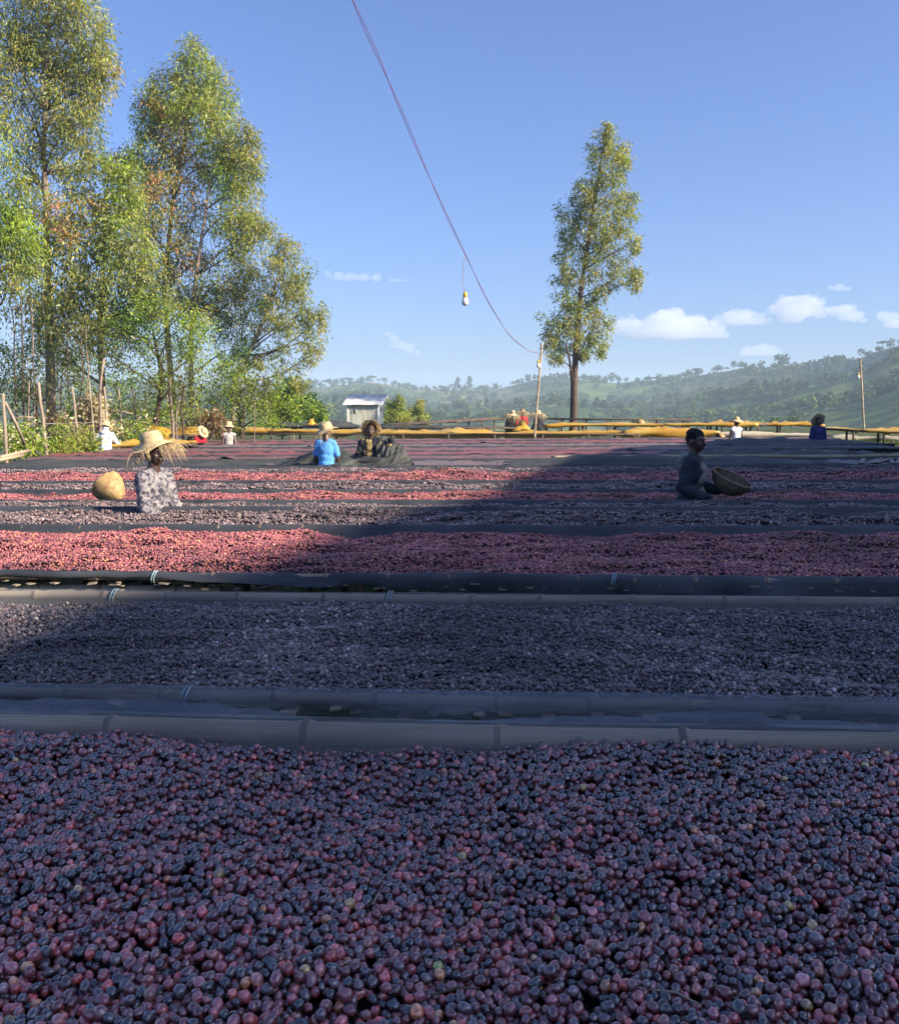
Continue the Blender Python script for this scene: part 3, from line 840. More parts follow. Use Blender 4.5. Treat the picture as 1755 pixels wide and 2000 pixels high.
# trees that stand out on the skyline
crown_mesh = [mk_mesh('crown', V, F, M['leaf_far'], True, C) for _, V, F, C in FAR]
trunk_far = mk_mesh('trunk', *tube([(0, 0, -.1), (.01, 0, .3), (0, .01, .75)], [.03, .022, .012], 5), M['bark_dark'])
def far_tree(px, kind, h, dr=0., up=0., label=None, group=None, tint=None):
    r = float(ridge_r(px)) + dr
    x = r * (px - CX) / FPX
    z = float(hill_z(px, r))
    e = empty('ridge_tree', (x, r, z - .3 + up), random.uniform(0, 6.28)); e.scale = (h, h, h)
    o = bpy.data.objects.new('crown', crown_mesh[kind]); link(o, e)
    o2 = bpy.data.objects.new('trunk', trunk_far); link(o2, e)
    tag(e, label or 'small hazy tree standing on the skyline of the far ridge', 'tree', group or 'trees along the far ridge line')
    return e
qq = random.Random(5)
px = 525.0
while px < 1770:
    if not (965 < px < 1000):
        far_tree(px + qq.uniform(-4, 4), qq.choice((0, 1, 2, 2, 4)), qq.uniform(4.5, 9.5) * (1.15 if px < 800 else .9), qq.uniform(-25, 5), label='small hazy tree on the skyline ridge ' + ('left of the tin hut' if px < 670 else 'between the hut and the lone tree' if px < 1110 else 'just right of the lone tree' if px < 1400 else 'at the far right'))
    px += qq.choice((6, 9, 12, 16, 24))
far_tree(893, 3, 15, -3, label='tall thin tree sticking up alone on the middle ridge, left of a pair')
far_tree(916, 3, 16, -3, label='tall thin spire-shaped tree on the middle ridge, right of a pair')
far_tree(1520, 0, 15, -10, label='big rounded tree standing above the right-hand ridge line')
far_tree(607, 3, 13, -30, label='dark pointed tree on the ridge left of the tin hut')
far_tree(1190, 0, 12, -10, label='broad dark tree on the ridge right of the tall eucalyptus trunk')
# near slope trees below the yard
for px_, Y_, h_, lb in ((1510, 150, 2.4, 'pale round tree below the yard, left of two by the hill foot'), (1545, 150, 2.7, 'pale round tree below the yard, right of two by the hill foot')):
    b_ = at(px_, 838, Y_); e = empty('slope_tree', b_, 1.); e.scale = (h_,) * 3
    link(bpy.data.objects.new('crown', mk_mesh('crown', FAR[px_ % 2][1], FAR[px_ % 2][2], M['leaf_far'], True, FAR[px_ % 2][3] * 1.6)), e)
    link(bpy.data.objects.new('trunk', trunk_far), e); tag(e, lb, 'tree', 'pale trees at the hill foot')

# ------------------------------------------------------------------ leafy trees by the yard
def leaves(points, dirs, length, width, cols, q, droop=.8, spread=.5):
    """one bent diamond per leaf; points (n,3)"""
    n = len(points)
    d = dirs * spread + q.normal(0, .45, (n, 3)); d[:, 2] -= droop
    d /= np.linalg.norm(d, axis=1)[:, None]
    w = np.cross(d, q.normal(size=(n, 3))); w /= np.maximum(np.linalg.norm(w, axis=1), 1e-6)[:, None]
    nrm = np.cross(d, w)
    L = length * q.uniform(.65, 1.3, n)[:, None]; Wd = width * q.uniform(.7, 1.3, n)[:, None]
    a = points; t = points + d * L + nrm * L * q.uniform(-.18, .18, (n, 1))
    m = points + d * L * .45
    V = np.stack([a, m + w * Wd, t, m - w * Wd], 1).reshape(-1, 3)
    F = np.arange(4 * n).reshape(n, 4)
    return V, F, np.repeat(cols, 4, axis=0)
def limb(p0, p1, r0, r1, q, sag=.08, n=6):
    p0, p1 = np.asarray(p0, float), np.asarray(p1, float)
    t = np.linspace(0, 1, n)[:, None]
    L = np.linalg.norm(p1 - p0)
    mid = q.normal(0, sag * L, 3)
    pts = p0 + (p1 - p0) * t + np.sin(t * math.pi) * mid
    return tube(pts, np.linspace(r0, r1, n), 6)
_B = 2.7
EUC = [(.082, .098, .020), (.115, .122, .026), (.056, .074, .022), (.142, .138, .030), (.092, .103, .042), (.155, .125, .042)]
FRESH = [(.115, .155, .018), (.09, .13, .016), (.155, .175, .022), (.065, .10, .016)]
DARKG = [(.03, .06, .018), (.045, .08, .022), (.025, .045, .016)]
RUST = [(.20, .085, .04), (.16, .085, .035), (.13, .10, .035), (.24, .11, .06)]
DRY = [(.34, .275, .18), (.28, .215, .135), (.40, .335, .235), (.22, .20, .10)]
def tree(name, label, Y, trunk, lobes, nleaf=1.0, group=None, bark='bark_pale', size=(.17, .022), depth=1.0, r0=None, seed=0, tone=1.0, base_z=None, twig=None, droop=.8, cat='tree'):
    """trunk: [(px,py,radius_m)] bottom to top; lobes: [(px,py,rx,ry,palette,density)] in photo pixels at distance Y"""
    q = np.random.default_rng(900 + seed)
    k = mpp(Y)
    tp = [np.array(at(x, y, Y)) for x, y, _ in trunk]
    base = tp[0].copy()
    g = float(ground_z(base[0], base[1])) - .1
    pts = ([np.array([base[0], base[1], g])] if base[2] > g + .3 else []) + tp
    rad = ([trunk[0][2] * 1.15] if base[2] > g + .3 else []) + [t[2] for t in trunk]
    root = empty(name, (pts[0][0], pts[0][1], g)); off = np.array(root.location)
    tag(root, label, cat, group)
    # smooth the trunk line
    P_ = np.array(pts); tt = np.linspace(0, len(P_) - 1, len(P_) * 4)
    Pi = np.stack([np.interp(tt, np.arange(len(P_)), P_[:, a]) for a in range(3)], -1) + Noise(seed + 1, .25)(tt)[:, None] * np.array([.03, .03, 0])
    ri = np.interp(tt, np.arange(len(P_)), rad)
    mk_obj('trunk', *[(v - off) if j == 0 else v for j, v in enumerate(tube(Pi, ri, 9))], M[bark], root)
    VV, FF, CC, nv = [], [], [], 0
    br = Geo()
    for (x, y, rx, ry, pal, dn) in lobes:
        c = np.array(at(x, y, Y + q.uniform(-.5, .5) * rx * k * depth))
        gr = 1.16 if Y < 45 else 1.04
        RX, RZ = rx * k * gr, ry * k * gr; RY = RX * .85 * depth
        # limb from the trunk to the lobe
        j = np.argmin(np.abs(Pi[:, 2] - (c[2] - RZ * 1.1 - .35 * abs(c[0] - np.interp(c[2], Pi[:, 2], Pi[:, 0])))))
        if np.linalg.norm(Pi[j] - c) > .2: br.add(limb(Pi[j] - off, c - off, min(.05, ri[j] * .55), .012, q))
        ncl = max(8, int(40 * dn * (RX * RZ) ** .75 * nleaf))
        d = q.normal(size=(ncl, 3)); d /= np.linalg.norm(d, axis=1)[:, None]
        rr = q.uniform(.25, 1.0, ncl) ** .55
        ctr = c + d * rr[:, None] * np.array([RX, RY, RZ])
        for m in range(0, ncl, 3): br.add(limb(c - off + (ctr[m] - c) * .1, ctr[m] - off, .011, .004, q, .06, 4))
        # each clump: several hanging sprays
        npl = int(46 * (1 if twig is None else twig))
        cs = np.clip(.24 * (RX * RZ) ** .25, .16, .5)
        pp = np.repeat(ctr, npl, 0) + q.normal(0, 1, (ncl * npl, 3)) * np.array([cs * .8, cs * .8, cs * .85])
        pp[:, 2] -= np.abs(q.normal(0, cs * .6, len(pp)))
        dd = np.repeat(d, npl, 0)
        palette = np.array(pal); cc = palette[np.repeat(q.integers(0, len(palette), ncl), npl)]
        swap = q.random(len(cc)) < .35; cc = np.where(swap[:, None], palette[q.integers(0, len(palette), len(cc))], cc)
        cc = cc * np.exp(q.normal(0, .22, (len(cc), 1))) * tone * _B
        V, F, C = leaves(pp - off, dd, size[0], size[1], cc, q, droop)
        VV.append(V); FF.append(F + nv); CC.append(C); nv += len(V)
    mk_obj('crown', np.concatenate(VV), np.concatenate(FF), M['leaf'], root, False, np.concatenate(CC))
    br.obj('branches', M['bark_dark'], root)
    return root
G1 = 'eucalyptus trees along the left fence'
E_, F_, D_, R_P = EUC, FRESH, DARKG, RUST
tree('eucalyptus_tree', 'tallest eucalyptus at the far left, its pale trunk running out of the picture', 33,
     [(104, 840, .19), (97, 700, .17), (90, 480, .12), (86, 300, .09), (95, 120, .06), (102, -60, .03)],
     [(30, 20, 60, 70, E_, 1), (110, -20, 60, 60, E_, 1), (165, 40, 42, 60, E_, .9), (95, 70, 70, 60, E_, .9), (165, 110, 48, 48, E_, 1), (200, 130, 24, 28, E_, 1), (60, 130, 80, 55, E_, .8),
      (20, 90, 45, 60, E_, .7), (135, 185, 55, 45, E_, 1), (190, 160, 28, 28, E_, 1), (40, 200, 60, 55, E_ , 1), (145, 240, 42, 40, E_, 1), (10, 265, 50, 60, F_ + E_, 1), (130, 290, 50, 40, E_, .9), (60, 320, 30, 40, E_, .6), (180, 285, 22, 22, E_, .7)],
     group=G1, seed=1)
tree('eucalyptus_tree', 'broad eucalyptus with a rust-brown patch, second tallest on the left', 38,
     [(345, 840, .14), (318, 560, .11), (338, 380, .08), (372, 200, .05), (380, 100, .02)],
     [(378, 100, 22, 26, E_ + F_, 1), (378, 140, 42, 36, E_ + F_, 1.1), (345, 175, 46, 40, E_, 1), (415, 190, 40, 50, E_ + F_, 1.1), (300, 205, 34, 32, D_ + E_, 1), (385, 220, 46, 44, F_ + E_, 1), (285, 240, 22, 26, D_, 1),
      (332, 218, 34, 34, R_P, 1.2), (345, 268, 44, 34, R_P + E_, 1), (425, 260, 36, 40, E_ + F_, 1), (300, 300, 50, 36, E_ + F_, 1), (360, 325, 46, 36, R_P + E_, .6), (275, 340, 40, 40, F_ + E_, 1), (420, 320, 34, 34, F_, .9),
      (330, 380, 60, 40, E_ + R_P, .8), (260, 400, 46, 44, E_ + F_, 1), (380, 420, 40, 36, E_, .6), (310, 450, 50, 40, E_, .8), (350, 500, 46, 40, E_ + R_P, .6), (300, 520, 44, 36, E_ + F_, .8), (240, 310, 30, 24, E_, .6), (390, 500, 34, 34, E_, .7), (320, 570, 44, 30, E_, .7), (380, 580, 36, 30, E_ + D_, .7)],
     group=G1, seed=2, bark='bark_pale')
tree('eucalyptus_tree', 'slim eucalyptus with reddish stem forming the right shoulder of the grove', 37,
     [(372, 840, .11), (372, 640, .09), (392, 470, .06), (412, 340, .04), (455, 250, .02)],
     [(470, 262, 24, 26, E_, 1), (480, 300, 28, 34, E_, 1), (455, 300, 30, 36, E_ + F_, 1), (484, 350, 26, 36, E_, 1), (445, 350, 26, 30, F_, 1), (470, 400, 38, 36, E_ + F_, 1.1), (490, 440, 34, 36, E_, 1), (455, 460, 30, 40, E_ + F_, 1.1),
      (510, 460, 18, 20, E_, .6), (470, 520, 38, 40, E_, 1), (440, 570, 36, 40, E_ + D_, .9), (395, 560, 34, 40, E_, .7), (480, 575, 26, 30, E_, .8), (420, 630, 34, 34, E_ + D_, .9), (450, 680, 22, 22, E_, .5)],
     group=G1, seed=3, bark='bark_pale')
tree('eucalyptus_tree', 'short leaning eucalyptus at the right end of the left grove', 36,
     [(455, 838, .12), (455, 745, .10), (500, 660, .07), (530, 590, .05), (558, 490, .02)],
     [(560, 478, 22, 20, E_, 1), (562, 515, 36, 30, E_, 1), (545, 555, 38, 34, E_, 1), (580, 570, 24, 30, E_, .9), (525, 590, 22, 24, D_ + E_, .8), (600, 610, 28, 24, E_, .9), (622, 622, 16, 18, E_, .9), (570, 630, 28, 24, E_, .7), (535, 625, 20, 18, E_, .5),
      (490, 630, 26, 30, D_ + E_, .9), (600, 665, 22, 26, E_, .7), (610, 690, 14, 16, E_, .6), (480, 680, 26, 22, D_, .9), (570, 720, 26, 24, E_, .45), (590, 745, 14, 12, E_, .6), (515, 700, 18, 18, E_, .6), (545, 680, 20, 16, E_, .25)],
     group=G1, seed=4, bark='bark_pale', size=(.16, .022))
tree('eucalyptus_tree', 'yellow-green leafy tree cut by the left edge of the photo', 29,
     [(-60, 880, .14), (-40, 560, .1), (10, 470, .05)],
     [(5, 400, 36, 40, F_, 1.2), (25, 450, 44, 40, F_, 1.2), (0, 500, 40, 44, F_ + E_, 1.1), (55, 500, 30, 30, F_ + E_, .9), (20, 550, 28, 26, F_ + E_, .7), (40, 370, 30, 30, E_ + F_, .8)],
     group=G1, seed=5)
tree('eucalyptus_tree', 'dense middle tree between the two tallest eucalypts', 31,
     [(205, 850, .12), (190, 640, .1), (200, 480, .06), (210, 360, .03)],
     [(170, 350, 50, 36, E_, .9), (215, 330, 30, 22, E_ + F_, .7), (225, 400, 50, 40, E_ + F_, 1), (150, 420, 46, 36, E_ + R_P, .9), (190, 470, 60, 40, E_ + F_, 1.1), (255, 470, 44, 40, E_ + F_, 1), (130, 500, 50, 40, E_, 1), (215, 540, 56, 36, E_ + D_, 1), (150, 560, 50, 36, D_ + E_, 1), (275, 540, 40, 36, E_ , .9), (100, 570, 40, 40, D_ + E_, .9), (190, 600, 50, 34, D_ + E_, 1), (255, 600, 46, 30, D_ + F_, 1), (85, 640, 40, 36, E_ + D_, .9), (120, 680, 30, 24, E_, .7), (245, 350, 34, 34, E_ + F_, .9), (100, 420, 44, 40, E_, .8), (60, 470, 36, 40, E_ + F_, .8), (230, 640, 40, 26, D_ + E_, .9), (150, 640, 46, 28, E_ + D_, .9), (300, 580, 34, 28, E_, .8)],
     group=G1, seed=6, bark='bark_dark', size=(.16, .026))
tree('acacia_tree', 'bright green feathery tree below the eucalypts behind the fence', 30,
     [(300, 850, .09), (315, 740, .07), (300, 650, .04)],
     [(300, 610, 60, 30, F_ + D_, 1.2), (355, 640, 50, 30, F_, 1.1), (250, 650, 50, 28, D_ + F_, 1.1), (320, 680, 60, 26, F_ + D_, 1.1), (390, 680, 34, 24, F_, 1), (210, 690, 40, 24, D_ + F_, .9), (340, 730, 50, 24, F_, 1), (280, 730, 36, 20, F_ + D_, .8), (365, 600, 36, 36, E_ + F_, .8)],
     group='bushy trees behind the fence', seed=7, bark='bark_dark', size=(.085, .026), droop=.1, twig=1.3, nleaf=.7)
tree('acacia_tree', 'low green tree under the leaning eucalyptus', 34,
     [(470, 850, .06), (465, 780, .05), (460, 740, .03)],
     [(440, 720, 30, 24, F_, 1.1), (470, 750, 40, 24, F_, 1.1), (420, 760, 34, 24, F_ + D_, 1.1), (510, 770, 34, 24, F_ + E_, 1), (550, 785, 34, 22, F_, 1), (480, 790, 44, 20, F_ + D_, 1), (590, 795, 26, 18, D_ + F_, 1), (540, 750, 24, 22, E_ + F_, .7)],
     group='bushy trees behind the fence', seed=8, bark='bark_dark', size=(.09, .028), droop=.1, twig=1.3, nleaf=.75)
tree('acacia_tree', 'dark leafed bush tree at the far left behind the fence', 34,
     [(60, 850, .06), (55, 780, .05), (60, 720, .03)],
     [(30, 700, 36, 26, D_ + F_, 1.1), (75, 690, 34, 26, D_, 1.1), (15, 760, 34, 34, F_ + D_, 1), (60, 745, 30, 24, D_ + F_, .8), (130, 720, 40, 26, D_ + E_, .9), (175, 735, 34, 24, D_ + F_, .8), (220, 750, 30, 24, F_ + D_, .7)],
     group='bushy trees behind the fence', seed=9, bark='bark_dark', size=(.09, .028), droop=.2, twig=1.1, nleaf=.8)
tree('acacia_tree', 'dark glossy bush at the right foot of the grove beside the hut', 44,
     [(585, 850, .05), (588, 810, .04)],
     [(575, 770, 26, 24, D_, 1.1), (600, 795, 24, 18, D_, 1.2), (560, 800, 26, 20, D_ + F_, 1.1), (618, 808, 14, 12, D_ + F_, 1)],
     group='bushy trees behind the fence', seed=10, bark='bark_dark', size=(.22, .06), droop=.2)
# green thicket right behind the fence
for k, (x, y, rx, ry, pal, Y_) in enumerate([(250, 800, 40, 36, F_ + E_, 30), (310, 800, 36, 40, F_, 31), (370, 795, 30, 40, F_ + E_, 33), (430, 815, 34, 26, F_, 35), (200, 810, 30, 30, D_ + E_, 29), (150, 800, 26, 30, D_ + F_, 27), (50, 845, 36, 26, F_ + DRY[:1], 21.5), (110, 850, 30, 24, E_ + F_, 22.5), (160, 860, 22, 22, F_ + E_, 23.5), (15, 840, 26, 34, D_ + F_, 23), (520, 818, 34, 18, F_, 38), (270, 840, 30, 22, F_ + DRY[:1], 27)]):
    nm = ['leafy bush tangled with vines behind the fence, near the white hood', 'bright green vine-covered bush in the middle of the fence', 'tall green bush beside the red-clad worker', 'light green bush beyond the sleeveless worker', 'dull green bush behind the straw heap', 'dark bush between the thick trunk and the straw heap', 'cut leafy branches piled at the foot of the leftmost post', 'yellowish leafy brush pile between the first two fence posts', 'small leafy bush at the foot of the second post', 'shaded green bush at the left edge behind the first post', 'low green bush at the foot of the leaning eucalyptus', 'trailing green plant under the fence wires by the yellow sheet'][k]
    tree('fence_bush', nm, Y_, [(x, y + 60, .02), (x, y, .012)], [(x, y, rx, ry, pal, 1.1), (x - rx * .5, y + ry * .5, rx * .7, ry * .6, pal, 1), (x + rx * .5, y + ry * .4, rx * .7, ry * .6, pal, 1)],
         group='bushes along the fence', seed=20 + k, bark='bark_dark', size=(.085, .026), droop=.3, twig=1.0, cat='bush', nleaf=.62)
tree('straw_heap', 'tall heap of dry pale leaves leaning on the fence behind the white hood', 27, [(175, 850, .03), (178, 800, .02)],
     [(178, 805, 24, 26, DRY, 1.6), (190, 830, 26, 24, DRY, 1.6), (165, 835, 18, 22, RUST, 1.3), (180, 785, 14, 14, DRY, 1.4)], group='dry plant heaps', seed=40, bark='bark_dark', size=(.16, .035), droop=.7, cat='dry heap', tone=.62)
tree('straw_heap', 'dry brown stalks stacked left of the sleeveless worker', 33, [(410, 850, .03), (412, 815, .02)],
     [(405, 815, 18, 22, DRY + RUST, 1.5), (425, 820, 14, 18, DRY + RUST, 1.4), (395, 828, 14, 12, DRY, 1.3)], group='dry plant heaps', seed=41, bark='bark_dark', size=(.22, .02), droop=.9, cat='dry heap', tone=.45)
tree('straw_heap', 'dry leaf litter around the foot of the thick trunk', 25, [(110, 860, .03), (112, 840, .02)],
     [(108, 830, 22, 20, DRY + RUST, 1.2), (130, 845, 22, 16, DRY, 1.0)], group='dry plant heaps', seed=42, bark='bark_dark', size=(.14, .03), droop=.6, cat='dry heap', tone=.45)
# slim bare stems in the grove
stems = [(40, 590, 46, 850, 28.6, 0.05), (66, 600, 62, 850, 29.3, 0.05), (70, 760, 66, 850, 27.9, 0.08), (52, 740, 56, 860, 26.5, 0.06), (158, 650, 150, 850, 27.9, 0.05), (170, 640, 168, 850, 28.6, 0.05), (118, 740, 118, 850, 28.2, 0.05),
         (335, 740, 336, 850, 27.6, 0.1), (357, 748, 352, 850, 27.2, 0.07), (348, 735, 342, 850, 28.2, 0.06), (470, 740, 478, 850, 28.9, 0.04), (500, 760, 492, 850, 28.9, 0.03), (25, 600, 34, 860, 30.0, 0.05), (200, 700, 182, 850, 26.5, 0.1), (130, 640, 132, 850, 30.0, 0.05)]
for k, (x0, y0, x1, y1, Y_, r) in enumerate(stems):
    a, b_ = np.array(at(x1, y1, Y_)), np.array(at(x0, y0, Y_))
    a[2] = float(ground_z(a[0], a[1])) - .1
    base = a.copy()
    t = np.linspace(0, 1, 8)[:, None]
    pts = (a - base) + (b_ - a) * t + Noise(70 + k, .2)(t[:, 0] * 8)[:, None] * np.array([.025, .02, 0])
    e = empty('sapling', base); mk_obj('trunk', *tube(pts, np.linspace(r * .62, r * .4, 8), 7), M['bark_pale' if k % 2 else 'bark_dark'], e)
    q_ = np.random.default_rng(k); n_ = 260
    pp = pts[-1] + q_.normal(0, .5, (n_, 3)); V, F, C = leaves(pp, np.zeros((n_, 3)), .17, .024, np.array(EUC)[q_.integers(0, 6, n_)], q_)
    mk_obj('crown', V, F, M['leaf'], e, False, C)
    tag(e, ['slender stem behind the leftmost post', 'thin stem rising just left of the tallest eucalyptus trunk', 'stout short stem left of the tallest trunk', 'dark thin stem between the first two posts', 'slim stem left of the straw heap', 'pale slim stem right behind the straw heap', 'thin stem just right of the thick trunk', 'thick pale stem of a close pair in the middle of the fence', 'thinner stem of a close pair behind the yellow mound', 'stem just left of the close pair', 'thin stem among low bushes right of the sleeveless worker', 'thinnest short stem under the leaning eucalyptus', 'far thin stem at the left edge against the sky', 'leaning dark stem above the white-hooded worker', 'faint slim stem between thick trunk and straw heap'][k], 'tree', 'young stems behind the fence')
# the lone tree on the right
tree('eucalyptus_tree', 'lone tall eucalyptus standing by itself right of the centre', 52,
     [(1118, 840, .23), (1119, 760, .21), (1122, 690, .17), (1134, 560, .13), (1152, 440, .1), (1168, 350, .06), (1183, 260, .02)],
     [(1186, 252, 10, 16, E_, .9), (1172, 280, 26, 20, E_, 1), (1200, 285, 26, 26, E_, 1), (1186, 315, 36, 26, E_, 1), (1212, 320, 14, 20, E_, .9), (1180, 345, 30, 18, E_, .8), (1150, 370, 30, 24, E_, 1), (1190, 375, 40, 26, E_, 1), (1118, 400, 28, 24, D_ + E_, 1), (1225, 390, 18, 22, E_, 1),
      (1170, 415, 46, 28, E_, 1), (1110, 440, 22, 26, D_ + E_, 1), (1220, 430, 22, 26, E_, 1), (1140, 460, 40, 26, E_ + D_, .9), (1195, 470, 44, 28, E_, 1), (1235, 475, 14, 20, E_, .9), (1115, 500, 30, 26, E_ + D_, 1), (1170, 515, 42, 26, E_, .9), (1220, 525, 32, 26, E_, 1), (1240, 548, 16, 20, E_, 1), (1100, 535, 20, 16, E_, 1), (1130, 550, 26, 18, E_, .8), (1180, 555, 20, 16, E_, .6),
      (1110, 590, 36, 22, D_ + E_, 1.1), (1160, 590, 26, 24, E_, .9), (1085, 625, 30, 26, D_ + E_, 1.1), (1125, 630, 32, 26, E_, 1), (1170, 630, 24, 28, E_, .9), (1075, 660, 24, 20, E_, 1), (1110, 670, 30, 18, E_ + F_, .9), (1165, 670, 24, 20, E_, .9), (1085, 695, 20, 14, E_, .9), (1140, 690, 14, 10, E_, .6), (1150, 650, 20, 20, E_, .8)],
     seed=11, bark='bark_dark', size=(.22, .032), nleaf=.55)
s0, s1 = np.array(at(1117, 745, 51.6)), np.array(at(1104, 670, 51.4))
e = empty('side_stem', s0); 
bpy.data.objects.remove(e)
root = [o for o in col.objects if o.get('label', '').startswith('lone tall')][0]
mk_obj('trunk', *[(v - np.array(root.location)) if j == 0 else v for j, v in enumerate(tube([s0, (s0 + s1) / 2 + np.array([.05, 0, .1]), s1], [.1, .07, .05], 7))], M['bark_dark'], root)
for (x, top, w, Y_, lb, sd) in ((775, 772, 22, 62, 'yellow-green young tree just right of the tin hut', 50), (818, 782, 16, 64, 'smaller pointed young tree right of the yellow-green one', 51)):
    tree('young_tree', lb, Y_, [(x, 840, .08), (x, 800, .05), (x, top + 12, .02)],
         [(x, top + 8, w * .4, 9, F_ + E_, 1), (x - w * .2, top + 22, w * .8, 14, E_ + F_, 1.2), (x + w * .2, top + 36, w, 16, F_ + E_, 1.2), (x - w * .5, top + 44, w * .7, 14, E_ + F_, 1.2), (x + w * .6, top + 50, w * .6, 12, E_, 1.1)] ,
         group='young trees beside the hut', seed=sd, size=(.17, .035), tone=.95, twig=1.8)

# ------------------------------------------------------------------ clouds (beyond the haze)
def lumps_mesh(name, balls, voxel, smooth=2):
    """union of balls / ellipsoids through a voxel remesh"""
    V0, F0 = ico(2)
    G = Geo()
    for c, r in balls: G.add((V0 * np.asarray(r) + np.asarray(c), F0))
    me = mk_mesh(name, np.concatenate(G.V), G.F)
    return remeshed(me, voxel, smooth)
def remeshed(me, voxel, smooth=2, factor=.5):
    ob = bpy.data.objects.new('tmp', me); col.objects.link(ob)
    m = ob.modifiers.new('r', 'REMESH'); m.mode = 'VOXEL'; m.voxel_size = voxel; m.use_smooth_shade = True
    if smooth:
        s = ob.modifiers.new('s', 'SMOOTH'); s.iterations = smooth; s.factor = factor
    dg = bpy.context.evaluated_depsgraph_get()
    out = bpy.data.meshes.new_from_object(ob.evaluated_get(dg))
    bpy.data.objects.remove(ob); bpy.data.meshes.remove(me)
    return out
cm = bpy.data.materials.new('cloud'); cm.use_nodes = True
nt = cm.node_tree; nt.nodes.remove(nt.nodes['Principled BSDF'])
vs = N(nt, 'ShaderNodeVolumePrincipled'); vs.inputs['Color'].default_value = (1, 1, 1, 1); vs.inputs['Density'].default_value = .0036; vs.inputs['Anisotropy'].default_value = .2
nt.links.new(vs.outputs[0], nt.nodes['Material Output'].inputs['Volume'])
CD = 9000.0
clouds = [([(1215, 640, 24), (1240, 645, 30), (1270, 638, 26), (1300, 628, 34), (1320, 618, 20), (1345, 640, 34), (1385, 648, 28), (1410, 655, 14), (1325, 650, 45)], 660, 'long grey-white cumulus just right of the lone tree'),
 ([(1400, 628, 14), (1425, 620, 18), (1455, 618, 20), (1480, 622, 16), (1500, 626, 10), (1440, 628, 26)], 634, 'small flat white cumulus in the middle of the right cloud row'),
 ([(1512, 605, 16), (1535, 592, 20), (1560, 590, 20), (1585, 596, 22), (1600, 612, 16), (1545, 612, 30)], 630, 'tallest white cumulus in the right cloud row'),
 ([(1630, 608, 16), (1650, 606, 18), (1668, 618, 16), (1685, 626, 8)], 634, 'rounded white cumulus near the right edge above the hill'),
 ([(1725, 618, 14), (1740, 622, 16), (1760, 632, 18), (1785, 640, 20)], 640, 'white cumulus cut by the right edge of the photo'),
 ([(1622, 562, 7), (1638, 560, 9), (1655, 564, 7)], 570, 'tiny white cloud alone above the right cloud row'),
 ([(640, 534, 8), (662, 540, 12), (685, 541, 12), (710, 542, 12), (735, 542, 11)], 553, 'thin white cloud left of the hanging bulb'),
 ([(765, 547, 6), (775, 547, 6), (795, 547, 4)], 553, 'tiny puff right of the thin white cloud'),
 ([(758, 652, 8), (770, 662, 11), (785, 675, 12), (800, 682, 11), (815, 689, 8)], 698, 'faint pinkish cloud low in the sky above the hut'),
 ([(1460, 690, 16), (1485, 684, 16), (1505, 682, 12), (1520, 686, 8)], 694, 'faint low cloud just above the right ridge')]
for k, (bl, flat, lb) in enumerate(clouds):
    qc = np.random.default_rng(k)
    kk = mpp(CD); balls = []
    c0 = at(np.mean([b_[0] for b_ in bl]), flat, CD)
    for x, y, r in bl:
        c = np.array(at(x, y, CD)) - np.array(c0)
        balls.append((c, (r * kk, r * kk * 1.1, r * kk * .72)))
        for _ in range(9):
            d = qc.normal(size=3); d /= np.linalg.norm(d); d[2] = abs(d[2]) * .9
            c2 = c + d * r * kk * np.array([.9, .9, .66]); r2 = r * kk * qc.uniform(.18, .42)
            balls.append((c2, r2))
            for _ in range(4):
                d2 = qc.normal(size=3); d2 /= np.linalg.norm(d2); d2[2] = abs(d2[2])
                balls.append((c2 + d2 * r2 * .95, r2 * qc.uniform(.25, .5)))
    xs_ = [b_[0] for b_ in bl]; ys_ = [b_[1] for b_ in bl]; mr_ = max(b_[2] for b_ in bl)
    balls.append((np.array(at(np.mean(xs_), np.mean(ys_) + mr_ * .2, CD)) - np.array(c0), ((max(xs_) - min(xs_)) * .5 * kk, mr_ * kk, mr_ * .5 * kk)))
    me = lumps_mesh('cloud', balls, kk * 1.1, 1)
    a = np.zeros(len(me.vertices) * 3, np.float32); me.vertices.foreach_get('co', a); a = a.reshape(-1, 3)
    a[:, 2] = np.where(a[:, 2] < 0, a[:, 2] * .18, a[:, 2]); me.vertices.foreach_set('co', a.ravel())
    me.materials.clear(); me.materials.append(cm)
    o = bpy.data.objects.new('cloud', me); o.location = c0; link(o)
    tag(o, lb, 'cloud', 'small clouds low in the sky')
# ------------------------------------------------------------------ haze
hm = bpy.data.materials.new('haze'); hm.use_nodes = True
nt = hm.node_tree; nt.nodes.remove(nt.nodes['Principled BSDF'])
vs = N(nt, 'ShaderNodeVolumePrincipled'); vs.inputs['Color'].default_value = (.66, .83, 1.0, 1); vs.inputs['Density'].default_value = .0005; vs.inputs['Anisotropy'].default_value = 0.
nt.links.new(vs.outputs[0], nt.nodes['Material Output'].inputs['Volume'])
V, F = box((0, 1150, 55), (5200, 2600, 200))
V[:, 2] = np.where(V[:, 2] < 0, -60, 100)
o = mk_obj('haze', V, F, hm, smooth=False); tag(o, kind='stuff')
